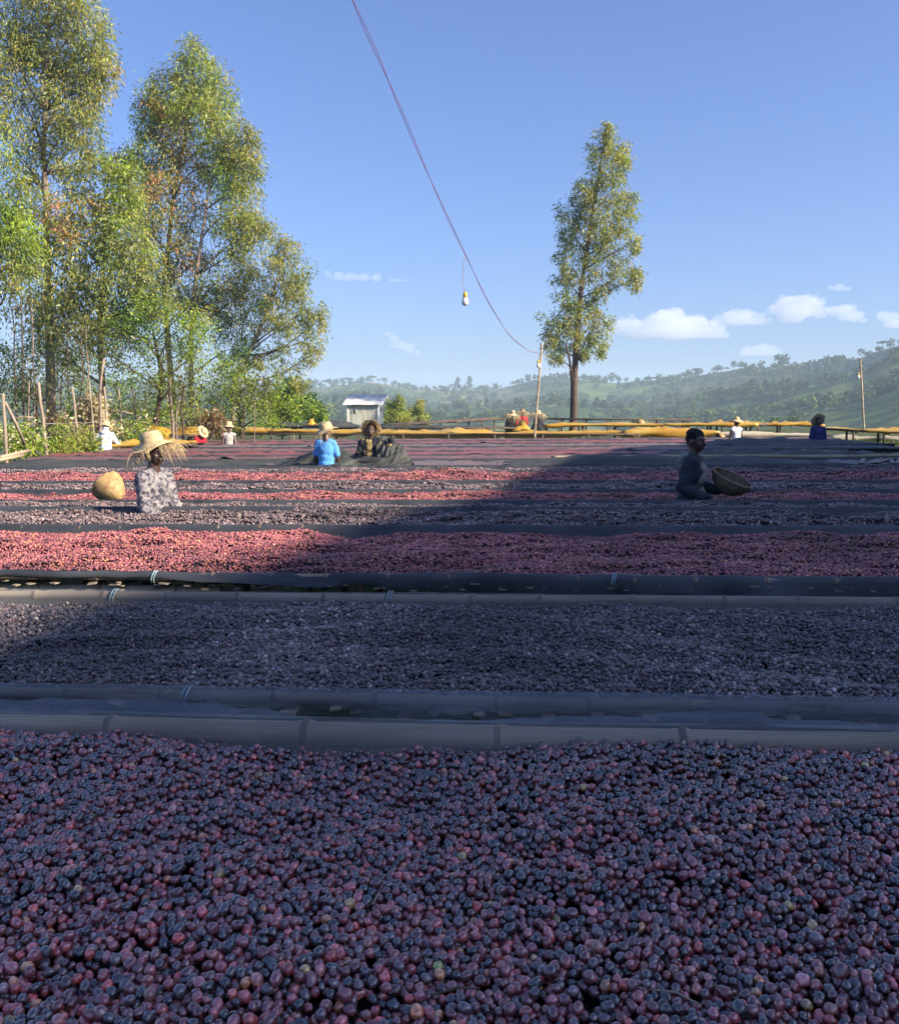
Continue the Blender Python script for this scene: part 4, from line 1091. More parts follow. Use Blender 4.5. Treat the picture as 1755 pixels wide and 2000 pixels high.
# ------------------------------------------------------------------ covered and bare beds at the far side
def place_in(root, objs):
    base = Vector(root.location)
    for o in objs:
        if o.parent is None:
            o.parent = root; o.matrix_parent_inverse = Matrix.Translation(-base)
def far_bed(label, A, B, width, post_h=None, legs=1.4, mat='wood', slats=False, r=.035, cross=False):
    """bed between two world points (front edge), going back by width"""
    A, B = np.array(A, float), np.array(B, float)
    d = B - A; L = np.linalg.norm(d[:2]); u = d / L; nrm = np.array([-u[1], u[0], 0])
    root = empty('drying_bed', (A + B) / 2 * np.array([1, 1, 0]) + np.array([0, 0, float(ground_z(*((A + B) / 2)[:2]))]))
    tag(root, label, 'drying bed', 'raised beds at the far side')
    kids = []
    for k in (0, 1):
        a, b_ = A + nrm * width * k, B + nrm * width * k
        n = max(2, int(L / 3)); pts = [a + (b_ - a) * t + np.array([0, 0, random.uniform(-.015, .015)]) for t in np.linspace(0, 1, n + 1)]
        kids.append(mk_obj('rail', *tube(pts, r, 7), M[mat]))
        for s in np.arange(.15, L, legs):
            p = a + u * s; g = float(ground_z(p[0], p[1])) - .05
            o = bpy.data.objects.new('leg', leg_mesh); link(o); o.location = (p[0] + random.uniform(-.06, .06), p[1], g); o.scale = (1.25, 1.25, max(.2, p[2] - g)); kids.append(o)
    for s in np.arange(.3, L, legs):
        a = A + u * s; kids.append(mk_obj('crossbar', *tube([a + np.array([0, 0, -.08]), a + nrm * width + np.array([0, 0, -.08])], .025, 6), M['wood']))
        if cross:
            a2 = a - np.array([0, 0, .45]); kids.append(mk_obj('crossbar', *tube([a2 + nrm * .02, a2 + nrm * .02 + u * legs], .022, 6), M['wood']))
    S = np.linspace(0, L, max(3, int(L / .5))); T = np.linspace(-.03, width + .03, 4)
    V = (A + u * S[:, None, None] + nrm * T[None, :, None]) + np.array([0, 0, .02]) + np.array([0, 0, 1]) * (Noise(int(L * 10), .5)(S[:, None], T[None, :]) * .012)[..., None]
    kids.append(mk_obj('mat', V.reshape(-1, 3), grid_faces(len(S), len(T)), M['net_sheet']))
    place_in(root, kids)
    return root, A, B, u, nrm, L
def drape(name, label, A, B, width, mound, hang, mat, seed, fold=.05, cat='plastic sheet', group=None, ds=.18, sub=None, back_hang=.1):
    """sheet laid over a bed from A to B: hangs over the front, rises in bunched mounds, drops at the back"""
    A, B = np.array(A, float), np.array(B, float)
    d = B - A; L = np.linalg.norm(d[:2]); u = d / L; nrm = np.array([-u[1], u[0], 0])
    S = np.linspace(0, L, max(8, int(L / ds)))
    n1, n2, n3, n4 = Noise(seed, .35), Noise(seed + 1, 1.1), Noise(seed + 2, 2.8), Noise(seed + 3, .12)
    rows = []; tp_ = np.clip(np.minimum(S, L - S) / min(.7, L * .3), 0.05, 1)
    prof = [(-.004, -1.0), (-.03, -.5), (-.05, 0.0), (-.02, .06), (.12, .5), (.3, .9), (.5, 1.0), (.7, .9), (.88, .4), (1.0, .06), (1.05, -.3)]
    for t, h in prof:
        if t < 0: z = h * hang * (1 + .25 * n1(S)) ; tt = t * width + fold * .5 * n3(S + h) * (h < 0)
        elif t >= 1: z = h * back_hang; tt = t * width + 0 * S
        else:
            z = tp_ * h * mound * np.clip(.75 + .5 * n1(S, t) + .3 * n4(S), .08, 2) + tp_ * fold * (.6 * n2(S, t * 3) + .7 * n3(S * .7, t * 6)); tt = t * width + fold * .3 * n2(S, t)
        rows.append(A + u * S[:, None] + nrm * np.broadcast_to(tt, S.shape)[:, None] + np.array([0, 0, 1.]) * np.broadcast_to(z, S.shape)[:, None])
    V = np.stack(rows, 1).reshape(-1, 3)
    o = mk_obj(name, V, grid_faces(len(S), len(prof)), M[mat])
    md = o.modifiers.new('thick', 'SOLIDIFY'); md.thickness = .006
    tag(o, label, cat, group)
    return o
GY_ = 'yellow plastic sheets covering far beds'
# the long yellow bed
A, B = at(440, 850, 35.5), at(1250, 850, 33.0)
far_bed('long bed hidden under the yellow plastic sheet across the middle', np.array(A) + (0, .1, .04), np.array(B) + (0, .1, .04), 1.3, legs=1.8)
def seg(x0, y0, Y0, x1, y1, Y1): return np.array(at(x0, y0, Y0)), np.array(at(x1, y1, Y1))
a, b_ = seg(415, 839, 36, 640, 841, 35.2); drape('plastic_sheet', 'yellow plastic sheet on the long bed, left of the blue T-shirt worker', a, b_, 1.3, .08, .17, 'tarp', 10, .03, group=GY_)
a, b_ = seg(640, 841, 35.2, 990, 846, 34.2); drape('plastic_sheet', 'long yellow plastic sheet across the middle in front of the hut', a, b_, 1.3, .09, .22, 'tarp', 20, .03, group=GY_)
a, b_ = seg(985, 846, 34.2, 1225, 842, 33.4); drape('plastic_sheet', 'yellow plastic sheet behind the bamboo pole with the bulb', a, b_, 1.3, .09, .24, 'tarp', 30, .035, group=GY_)
a, b_ = seg(1215, 842, 33.4, 1405, 842, 32.8); drape('plastic_sheet', 'yellow plastic sheet behind the head of the hooded man', a, b_, 1.3, .08, .26, 'tarp', 40, .035, group=GY_)
M['tarp_pale'] = noise_mat('faded_sheet', [(.3, (.5, .40, .25)), (.7, (.62, .55, .4))], 1.5, 5, .5, .3, 8, bump_d=.02)
a, b_ = seg(1400, 845, 32.8, 1590, 848, 32.2); drape('plastic_sheet', 'faded cream sheet on the bed between the two right-hand workers', a, b_, 1.3, .08, .2, 'tarp_pale', 50, .015, group=GY_)
far_bed('bed under the faded sheets beyond the hooded man', np.array(at(1225, 846, 33.4)) + (0, .1, 0), np.array(at(1600, 850, 32.2)) + (0, .1, 0), 1.3, legs=1.1)
# beds behind it
far_bed('dark bed just behind the long yellow sheet', at(560, 834, 38.5), at(1010, 836, 37.5), 1.4, legs=1.7)
o = drape('shade_net', 'dark crumpled net on the bed behind the yellow sheet, left of hut', *seg(520, 830, 38.6, 700, 833, 38.2), 1.4, .16, .1, 'net_sheet', 61, .05, 'net', 'dark nets over far beds')
o = drape('shade_net', 'flat dark net on the bed in front of the tin hut', *seg(695, 833, 38.2, 1000, 836, 37.6), 1.4, .06, .08, 'net_sheet', 65, .015, 'net', 'dark nets over far beds')
a, b_ = seg(1060, 831, 41, 1500, 829, 40); far_bed('bed carrying the narrow orange strip below the lone tree', a, b_, 1.3, legs=1.6)
drape('plastic_sheet', 'narrow orange plastic strip on a far bed below the lone tree', *seg(1062, 829, 40.9, 1300, 828, 40.4), 1.3, .04, .10, 'tarp', 70, .02, group=GY_)
drape('plastic_sheet', 'peach-lit plastic strip on the far bed with the lying basket', *seg(1295, 828, 40.4, 1480, 827, 40), 1.3, .04, .12, 'tarp', 74, .02, group=GY_)
a, b_ = seg(1040, 818, 50, 1352, 820, 48); far_bed('bare dark bed with legs silhouetted below the lone tree trunk', a, b_, 1.3, legs=1.35, r=.045)
a, b_ = seg(770, 830, 44, 1000, 816, 49); far_bed('dark bed sloping up towards the three clustered workers', a, b_, 1.3, legs=1.9, r=.045)
a, b_ = seg(1380, 826, 41.5, 1610, 829, 40.5); drape('plastic_sheet', 'bunched bright yellow plastic on the bed left of the purple-clad worker', a, b_, 1.2, .12, .1, 'tarp', 80, .07, group=GY_)
far_bed('bed under the bunched yellow plastic', a + np.array([0, .1, -.02]), b_ + np.array([0, .1, -.02]), 1.2, legs=1.6)
# right-hand tall bed on posts
a, b_ = seg(1596, 838, 34.5, 1800, 846, 33.5); far_bed('tall bed on dark posts at the right edge, covered with orange plastic', a, b_, 1.5, legs=1.15, r=.05, cross=True)
drape('plastic_sheet', 'orange plastic draped over the tall bed at the right edge, left length', *seg(1592, 835, 34.6, 1680, 839, 34.1), 1.5, .10, .1, 'tarp', 90, .03, group=GY_)
drape('plastic_sheet', 'orange plastic on the tall bed at the right edge, right length', *seg(1680, 839, 34.1, 1810, 846, 33.4), 1.5, .09, .1, 'tarp', 95, .03, group=GY_)
a, b_ = seg(1620, 852, 37.5, 1810, 858, 36.5); far_bed('second bed seen between the dark posts at the right', a, b_, 1.2, legs=.9, r=.04)
drape('plastic_sheet', 'sunlit pale sheet seen through the posts at the right edge', *seg(1620, 852, 37.5, 1810, 858, 36.5), 1.2, .05, .2, 'tarp_pale', 99, .02, group=GY_)
# left yellow sheets among the beds
drape('plastic_sheet', 'yellow plastic sheet held by the white-hooded worker', *seg(150, 868, 25.2, 340, 868, 25.0), .8, .10, .12, 'tarp', 110, .05, group=GY_)
drape('plastic_sheet', 'yellow sheet rising to the right of the straw hat', *seg(300, 866, 25.2, 385, 862, 25.6), .8, .20, .08, 'tarp', 115, .05, group=GY_)
drape('plastic_sheet', 'bunched yellow sheet at the fence behind the straw hat', *seg(270, 850, 29, 330, 848, 29), 1.0, .20, .12, 'tarp', 120, .06, group=GY_)
drape('plastic_sheet', 'mound of yellow sheet left of the red-clad worker', *seg(322, 849, 29.5, 392, 846, 29.5), 1.0, .36, .08, 'tarp', 125, .07, group=GY_)
drape('shade_net', 'small grey heap of net between yellow sheets by the fence', *seg(232, 853, 27.5, 275, 853, 27.5), .8, .2, .05, 'net_sheet', 128, .05, 'net', 'dark nets over far beds')
drape('plastic_sheet', 'little yellow peak of plastic left of the blue worker hat', *seg(598, 829, 37.5, 611, 829, 37.4), .4, .15, .02, 'tarp', 129, .02, group=GY_, ds=.05)
far_bed('bed carrying the yellow sheets by the left fence', at(150, 872, 25.3), at(385, 868, 25.1), .8, legs=1.3)
far_bed('bed at the fence behind the straw hat', at(270, 853, 29.2), at(395, 850, 29.4), 1.0, legs=1.3)
# ------------------------------------------------------------------ dark nets laid over rows
def row_net(label, i, s0, s1, lift, seed, hang=.1, fold=.02):
    b = BEDS[i]
    tf, tb = b['yf'] * COSA - .03, b['yb'] * COSA + .04
    A, B = P(s0, tf, ZC - b['hf'] + .015), P(s1, tf, ZC - b['hf'] + .015)
    return drape('shade_net', label, A, B, tb - tf, lift, hang, 'net_sheet', seed, fold, 'net', 'dark nets covering beds')
row_net('grey-green net covering the left part of the bed behind patterned-shirt man', 9, -11, -3.4, .06, 200)
row_net('dark net lying flat on the bed right of the lifted net', 9, -.2, 6.4, .085, 205, fold=.015)
row_net('dark net with a raised hump left of the bare slats', 10, 2.6, 8.3, .06, 210, fold=.04)
row_net('dark blue net over the bed end beside the grass', 12, 4.6, 10.0, .07, 215, fold=.03)
row_net('dark blue net over the bed behind it, right part', 13, 5.0, 10.5, .08, 220, fold=.03)
# ------------------------------------------------------------------ tin hut
M['tin'] = noise_mat('corrugated_tin', [(.3, (.5, .49, .46)), (.55, (.74, .72, .68)), (.8, (.82, .80, .76))], 1.5, 7, .75, .1, 30, stretch=(1, 1, .3), spec=.15)
M['tin'].node_tree.nodes['Principled BSDF'].inputs['Metallic'].default_value = 0.
M['tin_wall'] = noise_mat('tin_wall', [(.3, (.50, .49, .38)), (.6, (.62, .60, .48)), (.8, (.70, .68, .57))], 2.5, 6, .6, .1, 30, stretch=(3, 3, .2))
M['dark'] = noise_mat('dark_opening', [(.4, (.01, .01, .012)), (.6, (.02, .02, .022))], 5, 2, .9)
HY = 56.0
c = np.array(at(711, 812, HY)); gz = float(ground_z(c[0], c[1]))
hut = empty('tin_hut', (c[0], c[1] + 1.0, gz), R(-6)); tag(hut, 'small corrugated tin hut with a slanting roof and tiny window', 'hut')
W_, D_h = 1.98, 1.75
zt = at(711, 790, HY).z - gz            # eaves
def corr(Wd, Ht, n, amp, tilt=0):
    xs = np.linspace(0, Wd, n); z = amp * np.where(np.arange(n) % 2, 1, -1)
    V = np.array([[x, y_, 0] for x, y_ in [(0, 0)]])
    V = np.stack([np.stack([xs, z * 0 + k * Ht, z], -1) for k in (0, .25, .5, .75, 1)], 1).reshape(-1, 3)
    return V, grid_faces(n, 5)
def panel(name, origin, ux, uy, Wd, Ht, n, amp, mat):
    V, F = corr(Wd, Ht, n, amp)
    ux, uy = Vector(ux), Vector(uy); nz_ = ux.cross(uy)
    Mx = np.array([ux, uy, nz_])
    o = mk_obj(name, V @ Mx + np.array(origin), F, M[mat], hut, False)
    md = o.modifiers.new('t', 'SOLIDIFY'); md.thickness = .012
    return o
npan = 5
for k in range(npan):
    panel('wall_panel', (-W_ / 2 + k * W_ / npan + .004, -D_h / 2 + .006 * (k % 2), 0), (1, 0, 0), (0, 0, 1), W_ / npan - .008, zt, 13, .010, 'tin_wall')
    panel('wall_panel', (W_ / 2 - .006 * (k % 2), -D_h / 2 + .03 + k * (D_h - .04) / npan, 0), (0, 1, 0), (0, 0, 1), D_h / npan - .014, zt + .12 + .085 * k, 11, .010, 'tin_wall')
    panel('wall_panel', (-W_ / 2, -D_h / 2 + .03 + k * (D_h - .04) / npan, 0), (0, 1, 0), (0, 0, 1), D_h / npan - .014, zt + .12 + .085 * k, 7, .010, 'tin_wall')
panel('wall_panel', (-W_ / 2, D_h / 2, 0), (1, 0, 0), (0, 0, 1), W_, zt + .5, 41, .01, 'tin_wall')
pitch = Vector((0, D_h + .5, .72)).normalized()
for k in range(4):
    rw = (W_ + .62) / 4
    o = panel('roof_sheet', (-W_ / 2 - .34 + k * rw, -D_h / 2 - .22, zt - .02 + .008 * (k % 2)), (1, 0, 0), pitch, rw + .02, D_h + .55, 15, .022, 'tin')
for sx in (-1, 1):
    mk_obj('corner_post', *box((sx * W_ / 2, -D_h / 2 - .02, zt / 2), (.09, .09, zt)), M['tin'], hut, False)
wn_ = mk_obj('window', *box((-W_ * .27, -D_h / 2 - .012, zt - .42), (.24, .03, .26)), M['dark'], hut, False)
mk_obj('window_frame', *box((-W_ * .27 - .14, -D_h / 2 - .02, zt - .42), (.04, .05, .30)), M['tin'], wn_, False)
mk_obj('shutter', *box((-W_ * .27 + .09, -D_h / 2 - .035, zt - .42), (.10, .02, .26)), M['tin_wall'], wn_, False)
mk_obj('window', *box((W_ / 2 + .012, .1, zt - .3), (.03, .3, .3)), M['dark'], hut, False)
mk_obj('door', *box((-W_ * .22, -D_h / 2 - .016, (zt - .62) / 2), (.55, .02, zt - .64)), M['tin_wall'], hut, False)
# ------------------------------------------------------------------ fence on the left
fence = [(6, 768, 20.0, .06, 0), (75, 746, 22.0, .062, -4), (140, 755, 24.2, .055, -5), (174, 745, 26.0, .04, -3), (204, 755, 26.2, .055, -1), (231, 755, 28.0, .045, -2), (258, 755, 28.6, .045, -6), (283, 765, 30.6, .045, -4), (325, 757, 31.5, .04, -3), (357, 752, 33.0, .04, -3), (384, 765, 34.0, .045, -4), (432, 770, 38.0, .05, 1), (478, 788, 38.5, .04, 2), (500, 790, 39.5, .035, 3), (572, 796, 44, .05, 0)]
FL = ['weathered pale post at the left edge of the photo', 'tall smooth pale post, second from the left edge', 'thick leaning post left of the straw heap', 'thin pale post rising above the straw heap', 'straight pale post right above the white-hooded worker', 'thin post right of the white-hooded worker, wires behind', 'slanting post holding the wires in the middle of the fence', 'dark slanting post behind the mound of yellow sheet', 'thin pale post with a short side branch behind the straw hat', 'pale forked post near the slim double trunk', 'leaning post behind the red-clad worker', 'post behind the sleeveless worker', 'short post right of the sleeveless worker', 'slanting short post among the low bushes', 'grey post at the right end of the fence by the dark bush']
tops = []
for (x, y, Y_, r, lean), lb in zip(fence, FL):
    tp = np.array(at(x, y, Y_)); bs = np.array([tp[0] - math.tan(R(lean)) * (tp[2]) * 1.0, tp[1], 0]); bs[2] = float(ground_z(bs[0], bs[1])) - .1
    t = np.linspace(0, 1, 7)[:, None]
    pts = bs + (tp - bs) * t + Noise(int(x), .3)(t[:, 0] * 6)[:, None] * np.array([.006, .004, 0])
    o = mk_obj('fence_post', *tube(pts - bs, np.linspace(r * .8, r * .6, 7), 8), M['post_pale' if lean > -6 else 'wood'], loc=bs)
    tag(o, lb, 'fence post', 'posts of the left fence'); tops.append((bs, tp))
brace = np.array(at(48, 868, 21)), np.array(at(10, 785, 20.2))
tag(mk_obj('fence_post', *tube([brace[0] - brace[0], (brace[1] - brace[0]) * .5 + np.array([.02, 0, 0]), brace[1] - brace[0]], [.04, .038, .03], 7), M['post_pale'], loc=brace[0]), 'thin slanting brace leaning on the leftmost post', 'fence post', 'posts of the left fence')
M['wire'] = noise_mat('fence_wire', [(.4, (.35, .33, .3)), (.6, (.5, .48, .45))], 20, 2, .5)
for k, f in enumerate((.75, 1.1, 1.45, 1.8)):
    pts = [bs + (tp - bs) * min(.97, f / (tp[2] - bs[2])) for bs, tp in tops[1:13]]
    fine = []
    for a_, b2 in zip(pts[:-1], pts[1:]):
        for t in (0, .5): fine.append(a_ + (b2 - a_) * t - np.array([0, 0, .03 * math.sin(t * math.pi)]))
    fine.append(pts[-1])
    o = mk_obj('fence_wire', *tube(fine, .006, 5), M['wire']); tag(o, ['lowest fence wire strung along the left posts', 'second fence wire from the ground', 'third fence wire from the ground', 'top fence wire strung along the left posts'][k], 'wire', 'fence wires')
for k, (x0, y0, x1, y1, Y_, lb) in enumerate([(205, 804, 260, 808, 27.5, 'pale horizontal pole tied between two fence posts by the white hood'), (295, 820, 345, 832, 30.5, 'thin crooked branch crossing the fence left of the red-clad worker'), (20, 822, 65, 815, 21.5, 'forked bare branch lying between the first two posts'), (250, 828, 290, 826, 29, 'short pale stick tied across the fence')]):
    a_, b2 = np.array(at(x0, y0, Y_)), np.array(at(x1, y1, Y_))
    o = mk_obj('fence_stick', *tube([a_ - a_, (b2 - a_) * .5 + np.array([0, 0, .05]), b2 - a_], [.04, .035, .025], 6), M['post_pale'], loc=a_); tag(o, lb, 'stick', 'sticks on the fence')
for k, (x0, y0, x1, y1, lb) in enumerate([(0, 893, 56, 880, 'bundle of pale bamboo ends at the left edge, upper pole'), (-10, 900, 45, 889, 'bundle of pale bamboo ends at the left edge, lower pole')]):
    a_, b2 = np.array(at(x0, y0, 18.7 - .3 * k)), np.array(at(x1, y1, 19.6 - .3 * k))
    o = mk_obj('bamboo_pole', *tube([a_ - a_, b2 - a_], [.04, .038], 9), M['bamboo_light'], loc=a_); tag(o, lb, 'pole', 'bamboo poles at the left edge')
# ------------------------------------------------------------------ lamp poles, cable, bulbs
M['bulb'] = noise_mat('bulb_glass', [(.4, (.72, .70, .66)), (.6, (.8, .79, .76))], 4, 2, .25, spec=.5)
M['socket'] = noise_mat('yellow_socket', [(.4, (.70, .36, .03)), (.6, (.78, .45, .05))], 6, 2, .4)
M['cable'] = noise_mat('red_cable', [(.45, (.32, .06, .14)), (.55, (.14, .05, .12))], 30, 2, .5)
M['grey_cable'] = noise_mat('grey_cable', [(.4, (.25, .23, .22)), (.6, (.35, .32, .3))], 30, 2, .5)
def lathe(prof, n=16):
    pr = np.array(prof); th = np.linspace(0, 2 * math.pi, n, endpoint=False)
    V = np.stack([pr[:, 0, None] * np.cos(th), pr[:, 0, None] * np.sin(th), np.broadcast_to(pr[:, 1, None], (len(pr), n))], -1)
    V = V.transpose(1, 0, 2).reshape(-1, 3)
    return V, [tuple(f) for f in grid_faces(n, len(pr), True)]
def bulb(p, top, s, label, sway):
    root = empty('hanging_bulb', p); tag(root, label, 'light bulb', 'bulbs hanging from the cable')
    p = np.array(p)
    mk_obj('bulb', *lathe([(.001, -.12), (.018, -.118), (.028, -.105), (.031, -.09), (.028, -.072), (.018, -.05), (.016, -.035), (.014, -.03)]), M['bulb'], root).scale = (s,) * 3
    mk_obj('socket', *lathe([(.013, -.05), (.019, -.048), (.019, -.02), (.016, -.005), (.008, .0), (.001, .002)]), M['socket'], root).scale = (s,) * 3
    top = np.array(top) - p; t = np.linspace(0, 1, 14)[:, None]
    pts = top * t + np.array([-sway, 0, 0]) * np.sin(t * math.pi) * (1 + .3 * np.sin(t * 9))
    mk_obj('flex', *tube(pts, .0035 * s, 5), M['grey_cable'], root)
CABLE = [(1052, 690, 33.0), (1032, 684, 27), (1000, 660, 19), (960, 601, 12.5), (910, 500, 8.0), (850, 372, 5.9), (790, 232, 4.6), (740, 115, 3.9), (688, 0, 3.4), (640, -105, 3.05), (600, -200, 2.8)]
cp = np.array([at(*c_) for c_ in CABLE]); tt = np.linspace(0, len(cp) - 1, 90)
def catmull(Pt, t):
    i = np.clip(np.floor(t).astype(int), 0, len(Pt) - 2); f = (t - i)[:, None]
    g = lambda k: Pt[np.clip(i + k, 0, len(Pt) - 1)]
    return .5 * (2 * g(0) + (g(1) - g(-1)) * f + (2 * g(-1) - 5 * g(0) + 4 * g(1) - g(2)) * f ** 2 + (-g(-1) + 3 * g(0) - 3 * g(1) + g(2)) * f ** 3)
cl_ = catmull(cp, tt)
root = empty('overhead_cable', cl_[0]); tag(root, 'thin red electric cable running overhead to the bamboo pole', 'cable')
for k in (0, 1):
    tw = np.stack([.005 * np.cos(tt * 2.2 + k * math.pi), 0 * tt, .005 * np.sin(tt * 2.2 + k * math.pi)], -1)
    rr_ = np.interp(cl_[:, 1], [3, 8, 33], [.0012, .0023, .0075])
    mk_obj('strand', *tube(cl_ - cl_[0] + tw, rr_, 5), M['cable'], root)
bulb(at(908, 570, 8.0), at(910, 500, 8.0), 1.0, 'white bulb in a yellow socket hanging in the middle of the sky', .03)
bulb(at(1051, 703, 32.9), at(1051, 690, 32.95), 2.3, 'pale bulb hanging beside the bamboo pole', .01)
def pole(label, x0, y0, x1, y1, Y_, r, down=True):
    a_, b2 = np.array(at(x0, y0, Y_)), np.array(at(x1, y1, Y_))
    d = (b2 - a_); g = float(ground_z(a_[0], a_[1])); a_ = a_ - d * ((a_[2] - g + .1) / d[2])
    L = np.linalg.norm(b2 - a_)
    V, F, mi = culm(L, r, int(x0), 9)
    me = mk_mesh('lamp_pole', V, F, M['bamboo_light']); me.materials.append(M['node']); me.polygons.foreach_set('material_index', np.array(mi, np.int32))
    o = bpy.data.objects.new('lamp_pole', me); o.location = a_; o.rotation_euler = Vector(b2 - a_).to_track_quat('X', 'Z').to_euler(); link(o)
    tag(o, label, 'pole', 'bamboo lamp poles'); return o
pole('slim bamboo pole carrying the cable, left of the lone tree', 1044, 850, 1058, 668, 33.0, .042)
pole('slim bamboo pole standing alone at the right against the hill', 1687, 838, 1679, 700, 46, .05)
bulb(at(1676, 728, 45.9), at(1679, 720, 45.95), 2.6, 'small bulb on the right-hand pole', .02)
cb = [np.array(at(1055, 690, 33.1)), np.array(at(1080, 705, 40)), np.array(at(1117, 723, 51.4))]
o = mk_obj('overhead_cable', *tube(catmull(np.array(cb), np.linspace(0, 2, 16)) - cb[0], .012, 5), M['grey_cable'], loc=cb[0]); tag(o, 'short slack cable from the bamboo pole to the lone tree', 'cable')
# ------------------------------------------------------------------ long grass by the right bed ends
q = np.random.default_rng(88); n = 9000
gxy = np.stack([q.uniform(9.5, 21, n), q.uniform(19, 37, n)], -1); gxy = gxy[gxy[:, 0] < .6 * gxy[:, 1] + 1]
gp = np.concatenate([gxy, ground_z(gxy[:, 0], gxy[:, 1])[:, None]], 1)
d = np.zeros((len(gp), 3)); d[:, 2] = 2.5
V, F, C = leaves(gp, d, .16, .012, np.array([(.07, .12, .02), (.05, .09, .02), (.11, .14, .03), (.16, .14, .06)])[q.integers(0, 4, len(gp))], q, droop=0., spread=1.)
o = mk_obj('grass_tufts', V, F, M['leaf'], None, False, C); tag(o, 'short green grass beside the bed ends at the right', 'grass', kind='stuff')
# dry twigs and leaf bits among the nearest cherries
for k, (x, y, a_, L_, lb) in enumerate([(745, 1523, -.55, .05, 'pale dry twig lying on the nearest cherries, upper middle'), (1150, 1462, .9, .03, 'bent straw among cherries near the netted rail, right of centre'), (370, 1575, -.25, .045, 'thin dry stem lying on the cherries at left'), (1318, 1955, -.5, .05, 'brown twig near the bottom right of nearest cherries'), (735, 1760, 1.3, .03, 'small straw standing among cherries in the middle'), (890, 1945, .2, .05, 'dark thin twig near the bottom middle'), (110, 1470, -.2, .03, 'dark dry leaf stem near the netted rail at left')]):
    zsf = ZC - .60
    v_ = (y - CY) / FPX; t_ = .597 / (SP + v_ * CP); p0 = np.array([(x - CX) / FPX * t_, (CP - v_ * SP) * t_, ZC - .597])
    dv = np.array([math.cos(a_), math.sin(a_) * .8, .12 * math.sin(a_)]) * L_
    o = mk_obj('dry_twig', *tube([-dv / 2, np.array([.002, .003, .003]), dv / 2], [.0013, .0016, .0009], 5), M['post_pale' if k != 5 else 'wood'], loc=p0 + np.array([0, 0, .004]))
    tag(o, lb, 'twig', 'bits of dry stem on the nearest cherries')
# ------------------------------------------------------------------ people
def capsule(p0, r0, p1, r1, n=14):
    p0, p1 = np.asarray(p0, float), np.asarray(p1, float)
    d = p1 - p0; L = np.linalg.norm(d); d = d / max(L, 1e-6)
    prof = [(-r0 * math.cos(a), r0 * math.sin(a)) for a in np.linspace(.15, math.pi / 2, 5)]
    prof += [(L * t, r0 + (r1 - r0) * t) for t in (.33, .66)]
    prof += [(L + r1 * math.sin(a), r1 * math.cos(a)) for a in np.linspace(0, math.pi / 2 - .15, 5)]
    return tube([p0 + d * s for s, _ in prof], [r for _, r in prof], n)
_ICO = ico(3)
def ell(c, r, rot=None):
    V = _ICO[0] * np.asarray(r)
    if rot is not None: V = V @ np.array(Euler(rot).to_matrix()).T
    return V + np.asarray(c), _ICO[1]
def blob(parts, voxel, smooth=3, fold=0., seed=0, inflate=0.):
    G = Geo()
    for p in parts: G.add(p)
    me = remeshed(mk_mesh('blob', np.concatenate(G.V), G.F), voxel, smooth)
    if fold or inflate:
        n = len(me.vertices); a = np.zeros(n * 3, np.float32); me.vertices.foreach_get('co', a); a = a.reshape(-1, 3)
        nr = np.zeros(n * 3, np.float32); me.vertex_normals.foreach_get('vector', nr); nr = nr.reshape(-1, 3)
        f1, f2 = Noise(seed, 5., 12), Noise(seed + 1, 10., 12)
        h = f1(a[:, 0] * 1.3 + a[:, 2] * .6, a[:, 1] + a[:, 2] * .8) + .5 * f2(a[:, 0] + a[:, 1], a[:, 2])
        a += nr * (inflate + fold * h)[:, None]
        me.vertices.foreach_set('co', a.ravel()); me.update()
    return me
def cut(me, fn):
    """remove the vertices where fn(co) holds (neck and front openings)"""
    bm = bmesh.new(); bm.from_mesh(me)
    bmesh.ops.delete(bm, geom=[v for v in bm.verts if fn(v.co)], context='VERTS')
    bm.to_mesh(me); bm.free(); me.update()
    return me
def skin_mat(name, c):
    c = np.array(c)
    m = noise_mat(name, [(.3, tuple(c * .75)), (.6, tuple(c)), (.8, tuple(c * 1.3))], 14, 5, .42, .15, 60, spec=.5, bump_d=.004)
    return m
M['skin1'] = skin_mat('skin_deep', (.078, .043, .030))
M['skin2'] = skin_mat('skin_brown', (.095, .052, .036))
M['hair'] = noise_mat('hair_black', [(.4, (.006, .006, .007)), (.6, (.016, .015, .015))], 60, 4, .7, .8, 90, bump_d=.02)
M['eye'] = noise_mat('eye', [(.4, (.20, .18, .16)), (.6, (.26, .24, .22))], 4, 2, .4)
M['straw'] = noise_mat('straw', [(.3, (.36, .25, .12)), (.5, (.55, .41, .22)), (.75, (.68, .55, .33))], 18, 6, .65, .6, 80, stretch=(1, 1, 3), bump_d=.01)
M['straw_dark'] = noise_mat('straw_dark', [(.3, (.22, .14, .06)), (.6, (.36, .25, .12)), (.8, (.5, .38, .2))], 18, 6, .7, .5, 60, bump_d=.01)
def cloth(name, c, var=.25, rough=.8): 
    c = np.array(c); return noise_mat(name, [(.3, tuple(c * (1 - var))), (.7, tuple(np.minimum(c * (1 + var), .9)))], 8, 5, rough, .35, 60, spec=.25, bump_d=.004)
M['blue_tee'] = cloth('blue_cotton', (.10, .32, .68), .12)
M['hood_grey'] = cloth('grey_green_fleece', (.030, .036, .046), .25)
M['hood_light'] = cloth('pale_fleece', (.21, .215, .19), .15)
M['jacket'] = cloth('dark_jacket', (.022, .022, .028), .3)
M['mustard'] = cloth('mustard_shirt', (.42, .30, .12), .15)
M['white_cloth'] = cloth('white_cotton', (.68, .68, .70), .06)
M['red_cloth'] = cloth('red_dress', (.52, .025, .045), .12)
M['beige'] = cloth('beige_top', (.44, .40, .36), .1)
M['black_cloth'] = cloth('black_cloth', (.018, .018, .022), .3)
M['indigo'] = cloth('indigo_dress', (.045, .045, .17), .3)
